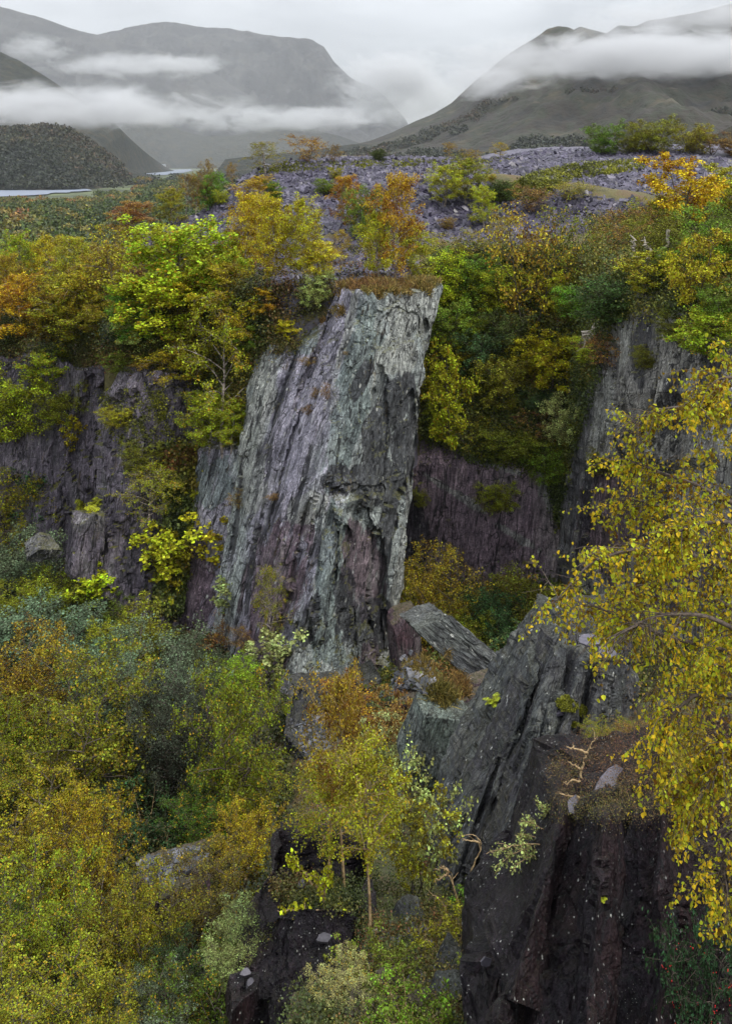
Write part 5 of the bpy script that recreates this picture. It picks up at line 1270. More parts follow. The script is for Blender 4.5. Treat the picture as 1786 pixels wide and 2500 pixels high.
def scree():
    rg = np.random.default_rng(9)
    X = rg.uniform(-30, 40, 240000); Y = rg.uniform(66, 126, 240000)
    keep = veg_mask(X, Y) + 0.8 * (fbm(np.stack([X * 0.25, Y * 0.25, 0 * X], 1), 3, 6) - 0.5) < 0.5
    keep &= rg.random(len(X)) < np.where(Y > 102, 0.4, 0.75)
    X, Y = X[keep][:70000], Y[keep][:70000]
    b = TREES_BVH['upper'][0]; C, Nn = [], []
    for x, y in zip(X, Y):
        h = b.ray_cast(Vector((x, y, 30)), Vector((0, 0, -1)))
        if h[0] is not None: C.append(h[0]); Nn.append(h[1] if h[1].z > 0 else -h[1])
    C, Nn = np.array(C), np.array(Nn)
    s = (0.11 + 0.62 * rg.random(len(C)) ** 4.0) * (0.65 + 0.8 * fbm(C * 0.13, 2, 12)) + 0.16 * np.exp(-((C[:, 1] - 105) / 3.5) ** 2)
    Nn = Nn + np.array([0, -0.45, 0.0])
    C[:, 2] += s * 0.08
    V, Q = slabs_mesh(C, Nn, s, 0.12, rg, 0.42)
    r = np.repeat(np.clip(rg.random(len(C)) * 0.85 + 0.3 * (fbm(C * 0.2, 2, 3) - 0.4), 0, 1), 6)
    o = link('slate_scree', mesh('slate_scree', V, Q, M_CHIP, False, {'rnd': ('FACE', r)})); o['kind'] = 'stuff'
    o['label'] = 'loose purple slate waste covering the spoil heap'
scree()

def in_poly(p, poly):
    x, y = p[:, 0], p[:, 1]; r = np.zeros(len(p), bool); n = len(poly)
    for i in range(n):
        x1, y1 = poly[i]; x2, y2 = poly[(i + 1) % n]
        c = ((y1 > y) != (y2 > y)) & (x < (x2 - x1) * (y - y1) / (y2 - y1 + 1e-9) + x1); r ^= c
    return r
def sample_poly(poly, n, rg):
    a = np.array(poly, float); lo, hi = a.min(0), a.max(0); out = np.zeros((0, 2))
    while len(out) < n:
        q = rg.uniform(lo, hi, (n, 2)); out = np.concatenate([out, q[in_poly(q, poly)]])
    return out[:n]
def hits(poly, n, keys, rg, upmin=-1.0):
    pts, nr = [], []
    for u, v in sample_poly(poly, n, rg):
        d = Vector(P(u, v, 1.0)); best = None
        for k in keys:
            for b in TREES_BVH[k]:
                h = b.ray_cast(Vector((0, 0, 0)), d)
                if h[0] is not None and (best is None or h[3] < best[3]): best = h
        if best is None: continue
        nn = best[1] if best[1].dot(d) < 0 else -best[1]
        if nn.z < upmin: continue
        pts.append(best[0]); nr.append(nn)
    return np.array(pts).reshape(-1, 3), np.array(nr).reshape(-1, 3)
def cover(name, label, poly, keys, n, per, lsize, spread, stops, seed, style='leaf', upmin=-1.0, sag=0.3, height=0.3, ref=None):
    """Low growth on the ground inside a photo region: clumps of leaves or blades standing on the surface."""
    rg = np.random.default_rng(seed); p, nn = hits(poly, n, keys, rg, upmin)
    if not len(p): print('no cover', name); return
    k = len(p); cl = np.clip(0.5 + 1.6 * (fbm(p * 0.5, 3, seed) - 0.5) + rg.normal(0, 0.13, k), 0, 1)
    pp = np.repeat(p, per, 0); nr = np.repeat(nn, per, 0); cc = np.repeat(cl, per)
    if style == 'leaf':
        sp = np.repeat(spread * rg.uniform(0.5, 1.2, k), per)[:, None]
        off = rg.normal(0, 1, (len(pp), 3)) * sp * 0.55; hgt = np.abs(rg.normal(0, 1, (len(pp), 1))) * height * np.repeat(rg.uniform(0.4, 1.2, k), per)[:, None]
        pos = pp + off - nr * (off * nr).sum(1, keepdims=True) * 0.6 + (nr * 0.5 + np.array([0, 0, 0.5])) * hgt
        v, f, r, c = leaves(pos, lsize * np.clip(pos[:, 1:2] / ref, 0.45, 1.6) if ref else lsize, rg, sag, 'quad', cc)
    else:
        off = rg.normal(0, spread * 0.5, (len(pp), 3)); off -= nr * (off * nr).sum(1, keepdims=True)
        b = pp + off; d = nr * 0.3 + np.array([0, 0, 0.8]) + rg.normal(0, 0.55, (len(pp), 3)); d /= np.linalg.norm(d, axis=1, keepdims=True)
        L_ = height * rg.uniform(0.5, 1.3, (len(pp), 1)); sd = np.cross(d, rg.normal(0, 1, (len(pp), 3))); sd /= np.linalg.norm(sd, axis=1, keepdims=True)
        m_ = b + d * L_ * 0.55; e = b + d * L_ + np.array([0, 0, -1]) * L_ * rg.uniform(0.05, 0.4, (len(pp), 1))
        w = lsize * 0.5
        v = np.stack([b - sd * w, b + sd * w, m_ + sd * w * 0.8, e, m_ - sd * w * 0.8], 1).reshape(-1, 3)
        f = np.arange(len(pp) * 5).reshape(-1, 5); r = rg.random(len(pp)); c = cc
    key = str(stops)
    if key not in COVER_M: COVER_M[key] = ramp_leaf_mat('ground_cover', stops)
    o = link(name, mesh(name, v, f, COVER_M[key], False, {'rnd': ('FACE', r), 'clump': ('FACE', c)})); o['kind'] = 'stuff'; o['label'] = label
COVER_M = {}
MIXED = [(0.0, (0.03, 0.05, 0.014)), (0.35, (0.07, 0.095, 0.02)), (0.6, (0.14, 0.14, 0.025)), (0.8, (0.17, 0.10, 0.03)), (1.0, (0.19, 0.075, 0.03))]
SHADED = [(0.0, (0.015, 0.028, 0.008)), (0.4, (0.035, 0.052, 0.011)), (0.7, (0.065, 0.066, 0.014)), (1.0, (0.075, 0.045, 0.018))]  # darker than MIXED: shade between crowns painted into the leaf colours
GREENS = [(0.0, (0.045, 0.07, 0.016)), (0.4, (0.10, 0.135, 0.025)), (0.7, (0.20, 0.20, 0.03)), (0.9, (0.28, 0.22, 0.03)), (1.0, (0.22, 0.10, 0.03))]
HEATH = [(0.0, (0.05, 0.065, 0.012)), (0.4, (0.13, 0.125, 0.022)), (0.65, (0.16, 0.085, 0.035)), (1.0, (0.12, 0.05, 0.035))]
STRAW = [(0.0, (0.12, 0.11, 0.02)), (0.4, (0.26, 0.20, 0.05)), (0.7, (0.24, 0.14, 0.045)), (1.0, (0.15, 0.06, 0.03))]
MOSS = [(0.0, (0.06, 0.07, 0.01)), (0.5, (0.14, 0.15, 0.015)), (1.0, (0.26, 0.26, 0.02))]
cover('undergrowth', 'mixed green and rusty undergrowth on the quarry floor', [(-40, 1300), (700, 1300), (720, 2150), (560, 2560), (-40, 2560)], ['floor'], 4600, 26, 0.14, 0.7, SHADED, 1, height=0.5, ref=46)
cover('undergrowth', 'shady undergrowth on the floor of the recess behind the debris', [(930, 1400), (1560, 1400), (1560, 1800), (930, 1800)], ['floor'], 1500, 26, 0.2, 0.9, GREENS, 2, height=0.7)
cover('undergrowth', 'green and ginger undergrowth around the birch stems in the centre', [(690, 1700), (1180, 1820), (1260, 2300), (1170, 2560), (560, 2560), (700, 2150)], ['floor'], 2400, 40, 0.05, 0.3, MIXED, 3, height=0.2, upmin=0.3)
cover('undergrowth', 'low green plants and moss among the slates at the bottom centre', [(880, 2250), (1160, 2270), (1170, 2540), (860, 2540)], ['floor'], 1100, 34, 0.042, 0.22, MIXED, 19, height=0.16)
cover('undergrowth', 'green shrubs and ferns covering the slope right of the pinnacle', [(1030, 610), (1560, 600), (1470, 900), (1440, 1010), (1300, 1110), (1180, 1090), (1020, 1080)], ['slope', 'upper'], 4800, 28, 0.16, 0.85, GREENS, 4, height=0.55)
cover('undergrowth', 'rusty and green scrub on the hillside at the upper right', [(1440, 540), (1600, 510), (1786, 430), (1800, 760), (1440, 780)], ['upper', 'rightcliff'], 2600, 26, 0.14, 0.8, GREENS, 5, upmin=0.25, height=0.5)
cover('undergrowth', 'brown scrub under the trees of the left hillside', [(-40, 640), (640, 600), (700, 860), (620, 930), (480, 920), (300, 885), (200, 885), (-40, 870)], ['upper', 'cliffs'], 5200, 26, 0.15, 0.9, MIXED, 6, height=0.6)
cover('heather', 'rust-red heather and bracken on the ledge above the black face', [(1340, 1880), (1430, 1780), (1800, 1700), (1800, 2010), (1360, 2010)], ['ledge', 'near'], 1700, 30, 0.018, 0.2, HEATH, 7, 'leaf', upmin=0.35, height=0.16)
cover('dry_grass', 'ginger grass and heather on the summit of the pinnacle', [(835, 690), (1069, 680), (1069, 720), (880, 735), (800, 790), (750, 800), (770, 760)], ['pinnacle'], 420, 34, 0.05, 0.35, STRAW, 8, 'blade', upmin=0.45, height=0.55)
cover('heather', 'dark red heather on the rib top left of the pinnacle', [(600, 800), (760, 800), (740, 862), (610, 880)], ['pinnacle', 'upper'], 300, 34, 0.11, 0.5, HEATH, 9, upmin=0.4, height=0.5)
cover('dry_grass', 'ginger dead grass between the pinnacle foot and the fallen slab', [(990, 1580), (1090, 1600), (1140, 1690), (1080, 1720), (1000, 1660)], ['floor', 'near'], 420, 30, 0.03, 0.3, STRAW, 10, 'blade', height=0.55, upmin=0.3)
cover('moss', 'yellow-green moss and grass along the mossy spur of the heap', [(1235, 470), (1300, 425), (1420, 400), (1580, 392), (1570, 412), (1500, 424), (1390, 436), (1290, 495)], ['upper'], 2600, 24, 0.17, 0.5, MOSS, 11, height=0.1)
cover('dry_grass', 'straw and moss along the crest of the spoil heap', [(620, 400), (1250, 384), (1250, 394), (620, 425)], ['upper'], 260, 24, 0.10, 0.7, MOSS, 12, 'blade', height=0.3)
cover('ferns', 'green ferns and moss hanging in the gully left of the pinnacle', [(400, 1080), (486, 1090), (470, 1330), (440, 1500), (380, 1500), (395, 1300)], ['cliffs', 'pinnacle'], 800, 22, 0.22, 0.5, GREENS, 13, height=0.35, sag=0.8)
cover('moss', 'moss and small plants on the ledges of the left buttress', [(230, 960), (400, 950), (440, 1100), (330, 1120), (240, 1060)], ['cliffs'], 420, 22, 0.13, 0.4, MOSS, 14, upmin=0.2, height=0.15)
cover('undergrowth', 'scrub on the drop behind the white-trunked birch', [(470, 860), (640, 840), (640, 1120), (470, 1120)], ['upper'], 700, 24, 0.16, 0.7, GREENS, 18, height=0.5)
cover('creeper', 'green ivy hanging over the upper edge of the purple wall', [(1030, 1060), (1180, 1085), (1330, 1060), (1430, 1010), (1400, 1110), (1360, 1290), (1330, 1150), (1150, 1125)], ['slope'], 900, 22, 0.16, 0.5, GREENS, 15, height=0.2)
cover('undergrowth', 'brown and yellow scrub around the slate run behind the pinnacle', [(640, 640), (880, 600), (1050, 600), (1030, 690), (860, 690), (760, 780), (640, 780)], ['upper'], 420, 22, 0.16, 0.6, HEATH, 16, height=0.3)
cover('moss', 'moss on the top of the black block and its stones', [(660, 2150), (880, 2160), (890, 2225), (680, 2215)], ['near'], 420, 26, 0.05, 0.22, MIXED, 17, upmin=0.4, height=0.2)
cover('undergrowth', 'scrub on the quarry floor towards the left', [(-1000, 1150), (-40, 1150), (-40, 2600), (-1000, 2600)], ['floor'], 3600, 30, 0.15, 1.0, MIXED, 21, height=1.3, ref=46)
cover('undergrowth', 'scrub on the hillside towards the left', [(-800, 600), (-40, 600), (-40, 900), (-800, 900)], ['upper', 'cliffs'], 2200, 30, 0.16, 1.0, MIXED, 22, height=1.6)
cover('undergrowth', 'scrub on the ledge and floor towards the right', [(1560, 1420), (2700, 1420), (2700, 2500), (1930, 2500), (1800, 1760), (1560, 1760)], ['ledge', 'floor'], 4200, 30, 0.11, 0.8, MIXED, 23, height=0.9, ref=40)
cover('undergrowth', 'scrub on the right side of the upper slope', [(1780, 380), (2600, 350), (2600, 760), (1780, 760)], ['right'], 2200, 30, 0.15, 0.9, GREENS, 24, height=0.9)
# ------------------------------------------------------------------ single things: slabs, dead wood, canes, the near birch, holly, moss
def on(keys, u, v):
    best = None
    for k in keys:
        h = ray_to(k, u, v)
        if h is not None and (best is None or h[3] < best[3]): best = h
    return best
def slab(u, v, L_, W_, T_, yaw, pitch, seed, label, keys=('floor', 'near'), mat=None, tone=None, roll=0):
    h = on(keys, u, v)
    if h is None: print('no slab', u, v); return
    if keys == ('floor', 'near') and abs(h[1].z) < 0.45: h = ray_to('floor', u, v)
    if keys == ('floor', 'near'): L_ *= 0.72; W_ *= 0.55; T_ *= 0.8; pitch += 8
    rg = np.random.default_rng(seed); n = int(rg.integers(7, 11))
    a = np.sort(rg.uniform(0, 2 * math.pi, n) * 0.35 + np.arange(n) * 2 * math.pi / n * 0.65 + 0); a = np.arange(n) * 2 * math.pi / n + rg.uniform(-0.3, 0.3, n)
    x = np.cos(a) * L_ * 0.5 * rg.uniform(0.68, 1.2, n); y = np.sin(a) * W_ * 0.5 * rg.uniform(0.68, 1.2, n)
    m = 5; V = []; lay = np.linspace(-0.5, 0.5, m)
    for i, z in enumerate(lay):
        k = 1 - 0.06 * (i % 2) * rg.uniform(0.3, 1.0, n) - (0.05 if i in (0, m - 1) else 0)
        V.append(np.stack([x * k, y * k, np.full(n, z * T_)], 1))
    V.append(np.array([[0, 0, T_ * 0.52]])); V.append(np.array([[0, 0, -T_ * 0.5]])); V = np.concatenate(V)
    Q = np.concatenate([[(i * n + j, i * n + (j + 1) % n, (i + 1) * n + (j + 1) % n, (i + 1) * n + j) for j in range(n)] for i in range(m - 1)])
    Tt = np.array([((m - 1) * n + j, (m - 1) * n + (j + 1) % n, m * n) for j in range(n)] + [((j + 1) % n, j, m * n + 1) for j in range(n)])
    r = (tone if tone is not None else rg.random()) * (0.2 if keys == ('floor', 'near') else 0.5)
    o = link('slate_slab', mesh('slate_slab', V, [Q, Tt], mat or M_SLAB, False, {'rnd': ('FACE', np.full(len(Q) + len(Tt), r))}))
    o.location = h[0] + Vector((0, 0, T_ * 0.4 + (0.14 if keys == ('floor', 'near') else 0))); o.rotation_euler = (math.radians(pitch), math.radians(roll), math.radians(yaw))
    return tag(o, label, 'slate slab')
slab(1500, 1905, 0.95, 0.5, 0.05, 35, 38, 1, 'wet violet slab shining on the heather ledge', ('ledge', 'near'), tone=0.8, roll=-4)
slab(1470, 1920, 0.45, 0.2, 0.04, 40, 30, 2, 'narrow grey slab lying against the shining violet slab', ('ledge', 'near'), tone=0.6, roll=-10)
slab(1398, 1968, 0.35, 0.22, 0.04, 60, 10, 3, 'small pale slab on the corner of the black face', ('ledge', 'near'), tone=0.5, roll=-30)
slab(1014, 2285, 0.75, 0.42, 0.05, 100, 30, 4, 'long violet slab with a rounded end lying in the debris at centre', tone=1.0, roll=10)
slab(1035, 2283, 0.35, 0.3, 0.04, 20, 20, 5, 'broken violet slab beside the long one', tone=0.8)
slab(1005, 2315, 0.3, 0.3, 0.04, 70, 35, 6, 'small violet slab below the long one', tone=0.9)
slab(985, 2360, 0.4, 0.28, 0.1, 10, 20, 8, 'squarish slate in the debris below the violet slabs', tone=0.5)
slab(1030, 2358, 0.34, 0.25, 0.05, 50, 30, 9, 'tilted pale slate right of the squarish one', tone=0.8)
slab(1000, 2415, 0.4, 0.3, 0.1, 80, 40, 11, 'grey slate propped on the chunky layered stone', tone=0.5)
slab(965, 2475, 0.55, 0.3, 0.05, 120, 35, 12, 'pale slate slab near the bottom edge at centre', tone=1.0)
slab(1185, 2370, 0.3, 0.35, 0.08, 20, 55, 15, 'upright pinkish slate against the black face', tone=0.8)
slab(1005, 2185, 0.4, 0.35, 0.06, 30, 45, 17, 'leaning grey slate by the thin small sapling', tone=0.6)
slab(790, 2310, 0.6, 0.4, 0.1, 10, 12, 18, 'broad flat slate with moss in front of the black block', tone=0.3)
slab(815, 2090, 0.5, 0.6, 0.08, 10, 60, 19, 'upright grey slate behind the birch stems', tone=0.7)
slab(882, 1975, 0.35, 0.6, 0.06, 80, 70, 20, 'pointed pale slate standing behind the twin birch stems', tone=1.0)
slab(735, 2180, 0.45, 0.35, 0.14, 60, 12, 21, 'pale stone on the mossy top of the black block', tone=0.9)
slab(600, 2395, 0.4, 0.3, 0.12, 25, 20, 22, 'pale slate stone perched left of the black block', tone=0.8)
slab(610, 2420, 0.35, 0.25, 0.12, 65, 15, 23, 'small dark slate under the perched pale stone', tone=0.2)
slab(1365, 1735, 0.6, 0.4, 0.08, 15, 12, 24, 'flat pale slab holding the moss cushion on the crag', ('near',), tone=0.9)
slab(1440, 1575, 1.1, 0.6, 0.2, 10, 8, 26, 'layered violet slab crowning the leaning crag', ('near',), tone=0.8)
slab(1480, 1600, 0.7, 0.5, 0.14, 50, 18, 27, 'smaller violet slab at the right of the crag top', ('near',), tone=0.6)
slab(100, 872, 3.0, 1.5, 0.35, 8, 2, 28, 'flat capstone on the corner of the far left cliff', ('cliffs',), tone=0.7)
def block(u, v, size, rot, seed, mat, label, keys=('floor',), amp=0.5):
    """An angular quarry block resting on the ground where pixel (u, v) meets it."""
    h = on(keys, u, v); k = max(size)
    b = boulder((0, 0, 0), size, tuple(math.radians(a) for a in rot), seed, n=40, planes=5, amp=amp * k * 0.45, sc=1.3 / k, s=(0.4, 0.1, 1))
    o = link('slate_block', mesh('slate_block', b[0], b[1], mat, False, {'tone': ('POINT', b[2])})); o.location = h[0] + Vector((0, 0, size[2] * 0.35))
    support('near', b[0] + np.array(o.location), b[1]); return tag(o, label, 'rock')
block(995, 2240, (0.42, 0.3, 0.2), (20, 25, 40), 301, M_CRAG, 'dark split rock just above the long violet slab')
block(955, 2415, (0.3, 0.24, 0.24), (10, 10, 20), 302, M_PURB, 'chunky layered rock at the bottom centre')
block(1095, 2375, (0.38, 0.3, 0.3), (15, -10, 60), 303, M_CRAG, 'large dark rock beside the mossy bank')
block(1110, 2450, (0.42, 0.32, 0.34), (5, 20, 10), 304, M_CRAG, 'layered dark rock at the foot of the black face')
block(1150, 2305, (0.34, 0.26, 0.2), (0, 12, 45), 305, M_CRAG, 'dark rock among the straw-coloured brambles')
block(875, 2485, (0.3, 0.26, 0.22), (12, 0, 70), 306, M_PURB, 'blocky rock at the bottom edge left of centre')
block(1040, 2470, (0.26, 0.22, 0.24), (30, 15, 20), 307, M_PURB, 'purple rock near the bottom edge right of centre')
block(1020, 2395, (0.2, 0.16, 0.14), (0, 25, 80), 308, M_CRAG, 'small dark rock under the violet slabs')
block(1100, 1735, (0.95, 0.6, 0.85), (8, 6, 25), 309, M_CRAG, 'dark square rock behind the flat-topped boulder')
block(965, 1735, (0.7, 0.6, 0.8), (0, -12, 40), 310, M_BLD, 'grey-green rock left of the flat-topped boulder')
block(1235, 1800, (0.6, 0.5, 0.6), (20, 20, 0), 311, M_CRAG, 'dark broken rock against the upper left edge of the crag')
block(1160, 1885, (0.6, 0.5, 0.5), (10, -20, 30), 312, M_BLD, 'cracked grey rock at the left foot of the crag')
block(1120, 1940, (0.55, 0.5, 0.45), (25, 5, 60), 313, M_CRAG, 'dark rock below the cracked grey one beside the crag')
block(1015, 1900, (0.6, 0.5, 0.4), (10, 15, 15), 314, M_PURB, 'purple rock below the flat-topped boulder')
block(900, 1690, (0.7, 0.6, 0.7), (5, -10, 50), 315, M_CRAG, 'dark rock at the foot of the pinnacle behind the orange bush')
block(1230, 1720, (0.8, 0.55, 0.5), (0, 25, 10), 316, M_PURB, 'reddish rock under the lower end of the fallen slab')
def chips(name, label, poly, keys, n, smin, smax, seed, upmin=0.1, tilt=0.5, lift=0.0):
    rg = np.random.default_rng(seed); p, nn = hits(poly, n, keys, rg, upmin)
    s = smin + (smax - smin) * rg.random(len(p)) ** 2.5
    p = p + np.array([0, 0, 1.0]) * (rg.random((len(p), 1)) * lift)
    V, Q = slabs_mesh(p, nn + np.array([0, 0, 0.6]), s, 0.12, rg, tilt)
    o = link(name, mesh(name, V, Q, M_SHARD, False, {'rnd': ('FACE', np.repeat(rg.random(len(p)), 6))})); o['kind'] = 'stuff'; o['label'] = label
chips('slate_shards', 'blue-grey slate shards heaped on the purple block by the pinnacle foot', [(955, 1660), (975, 1610), (1010, 1600), (1060, 1650), (1065, 1690), (965, 1690)], ['near', 'floor'], 260, 0.2, 0.75, 31, lift=0.3, tilt=0.45)
chips('slate_shards', 'violet slate pieces strewn on the stone mound at lower left', [(335, 2110), (380, 2085), (500, 2060), (510, 2090), (430, 2150), (400, 2180), (360, 2160)], ['stones'], 260, 0.12, 0.5, 32, upmin=0.0, tilt=0.4)
chips('slate_shards', 'slate debris among the plants at the bottom centre', [(880, 2280), (1150, 2280), (1160, 2540), (860, 2540)], ['floor'], 900, 0.05, 0.30, 33, lift=0.12)
chips('slate_shards', 'slate fragments on the flat top of the dark pillar', [(700, 1760), (810, 1740), (860, 1880), (760, 1875)], ['near'], 300, 0.1, 0.5, 34, upmin=0.3, tilt=0.3)
chips('slate_shards', 'slate fragments around the boulders below the fallen slab', [(930, 1700), (1270, 1700), (1200, 1990), (930, 1990)], ['floor'], 260, 0.08, 0.4, 35, upmin=0.3)

def cane_plant(name, label, cat, lines, r0, bark, lf=None, seed=0, twigs=0, parts=('stem', 'leaves'), foot=None):
    """A plant of traced stems: lines = lists of (u, v, Y). lf = (count, size, colour) for leaves along its twigs."""
    rg = np.random.default_rng(seed); W = []; tw = []
    for ln in lines:
        q = np.array([P(*c) for c in ln]); t = np.linspace(0, len(q) - 1, (len(q) - 1) * 5 + 1); i = np.minimum(t.astype(int), len(q) - 2); w = (t - i)[:, None]
        q = q[i] * (1 - w) + q[i + 1] * w
        if len(q) > 8: q[1:-1] = (q[:-2] + q[1:-1] * 2 + q[2:]) / 4
        q += rg.normal(0, r0 * 0.5, q.shape); L_ = np.linalg.norm(np.diff(q, axis=0), axis=1).sum()
        W.append((q, r0 * np.linspace(1, 0.25, len(q))))
        for _ in range(twigs):
            a = int(rg.integers(len(q) // 3, len(q) - 1)); d = q[a + 1] - q[a]; d = d / (np.linalg.norm(d) + 1e-9) + rg.normal(0, 0.6, 3)
            b = branch_path(q[a], d, L_ * rg.uniform(0.10, 0.24), 5, 0.0 if lf is None else -0.6, rg, 0.2); W.append((b, r0 * np.linspace(0.35, 0.12, 6)))
            tw += [(b[k], b[k + 1]) for k in range(5)]
        if lf: tw += [(q[k], q[k + 1]) for k in range(len(q) // 2, len(q) - 1)]
    base = np.array(P(*lines[0][0]) if foot is None else foot)
    e = bpy.data.objects.new(name, None); col.objects.link(e); e.location = base
    v, f = tubes(W, 5); link(parts[0], mesh(parts[0], v - base, f, bark, True), e)
    if lf:
        n, sz, cl = lf; a = np.array([x[0] for x in tw]); b = np.array([x[1] for x in tw]); i = rg.integers(0, len(a), n); s = rg.random((n, 1))
        pos = a[i] * (1 - s) + b[i] * s + rg.normal(0, sz * 0.6, (n, 3)); v, f, r, c = leaves(pos - base, sz, rg, 0.5, 'oval')
        link(parts[1], mesh(parts[1], v, f, M_LEAF, False, {'rnd': ('FACE', r), 'clump': ('FACE', c)}), e, np.array(COL[cl]))
    return tag(e, label, cat)
def Yat(keys, u, v):
    h = on(keys, u, v); return h[0].y if h else 25.0
y = Yat(('floor',), 1147, 2250)
cane_plant('bare_sapling', 'pale bare sapling bent near its top, in front of the leaning crag', 'sapling', [[(1147, 2250, y), (1149, 2170, y), (1152, 2110, y), (1173, 2075, y), (1172, 2050, y), (1155, 2038, y)], [(1172, 2058, y), (1150, 2052, y), (1128, 2052, y)]], 0.030, M_TWIG, None, 1, 3)
cane_plant('bare_sapling', 'broken pale stem leaning left with snapped twigs, before the crag', 'sapling', [[(1125, 2225, y), (1108, 2170, y), (1092, 2125, y), (1075, 2113, y)], [(1095, 2130, y), (1075, 2145, y), (1060, 2150, y)], [(1094, 2126, y), (1080, 2120, y), (1062, 2122, y)]], 0.034, M_TWIG, None, 2, 3)
cane_plant('bare_cane', 'straw-coloured arching cane rising from the brambles at centre', 'cane', [[(1120, 2250, y), (1090, 2225, y), (1068, 2192, y), (1046, 2176, y)], [(1118, 2245, y), (1100, 2236, y), (1085, 2222, y)]], 0.026, M_TWIG, None, 3, 2)
y = Yat(('floor',), 826, 2310)
cane_plant('sapling', 'crooked sapling with pale stem and sparse yellow leaves before the black block', 'sapling', [[(832, 2310, y), (815, 2262, y), (797, 2240, y), (790, 2200, y), (784, 2160, y), (768, 2130, y)], [(793, 2222, y), (760, 2226, y), (715, 2222, y), (675, 2226, y)], [(790, 2230, y), (820, 2222, y), (832, 2224, y)], [(786, 2180, y), (755, 2150, y), (735, 2120, y), (700, 2100, y)], [(788, 2190, y), (800, 2150, y), (805, 2110, y)]], 0.034, M_TWIG, (620, 0.085, 'bright'), 9, 5)
y = Yat(('ledge', 'near'), 1440, 1930)
cane_plant('bare_shrub', 'leafless yellow-twigged shrub forking above the heather ledge', 'shrub', [[(1415, 1905, y), (1420, 1865, y), (1432, 1835, y), (1445, 1810, y), (1456, 1798, y)], [(1432, 1838, y), (1405, 1828, y), (1382, 1824, y)], [(1418, 1880, y), (1398, 1868, y), (1384, 1860, y)], [(1415, 1905, y), (1395, 1905, y), (1376, 1912, y)], [(1412, 1950, y), (1385, 1942, y), (1360, 1935, y)]], 0.024, M_TWIG, None, 4, 4)
cane_plant('arching_shrub', 'arching shrub with fine green leaves growing from the edge of the black face', 'shrub',
    [[(1355, 2078, 18.3), (1320, 2060, 18.2), (1280, 2060, 18.1), (1235, 2068, 18.0), (1185, 2085, 18.0)], [(1352, 2060, 18.4), (1330, 2030, 18.4), (1300, 2010, 18.3), (1270, 2002, 18.3)],
     [(1350, 2090, 18.3), (1320, 2085, 18.2), (1285, 2095, 18.0), (1250, 2120, 17.9)], [(1352, 2070, 18.5), (1335, 2010, 18.6), (1330, 1975, 18.6), (1318, 1962, 18.6)], [(1350, 2100, 18.3), (1325, 2115, 18.1), (1295, 2150, 18.0)],
     [(1352, 2085, 18.4), (1310, 2070, 18.3), (1260, 2080, 18.2), (1215, 2110, 18.2)], [(1350, 2075, 18.4), (1300, 2040, 18.4), (1255, 2040, 18.3)]], 0.017, M_TWIG, (1300, 0.042, 'pale'), 5, 9)
cane_plant('dead_tree', 'bleached dead trunk leaning down over the slope left of the grey rock', 'dead tree', [[(1518, 710, 70.5), (1510, 735, 70.5), (1490, 775, 70.5), (1465, 800, 70.5), (1440, 825, 70.5), (1420, 828, 70.5)], [(1465, 800, 70.5), (1445, 812, 70.5), (1425, 822, 70.5), (1412, 836, 70.5)], [(1505, 745, 70.5), (1510, 770, 70.5), (1514, 800, 70.5), (1518, 840, 70.5)], [(1442, 824, 70.5), (1432, 836, 70.5), (1425, 850, 70.5)]], 0.28, M_DEAD, None, 6, 4)
cane_plant('dead_branches', 'tangle of bleached dead branches between the golden rowans', 'dead branches', [[(1630, 560, 63), (1628, 600, 63), (1600, 615, 63), (1572, 632, 63), (1560, 650, 63)], [(1600, 615, 63), (1612, 635, 63), (1632, 645, 63)], [(1590, 620, 63), (1575, 600, 63), (1572, 580, 63)], [(1545, 610, 63), (1550, 590, 63), (1538, 570, 63)], [(1580, 628, 63), (1600, 645, 63), (1625, 655, 63)]], 0.13, M_DEAD, None, 7, 6)
cane_plant('waterfall_streak_root', 'dry root trailing down the gully beside the wet streak', 'root', [[(402, 1120, 67.4), (415, 1170, 67.2), (432, 1220, 67.0), (440, 1290, 66.8)]], 0.06, M_DEAD, None, 8, 3) if False else None

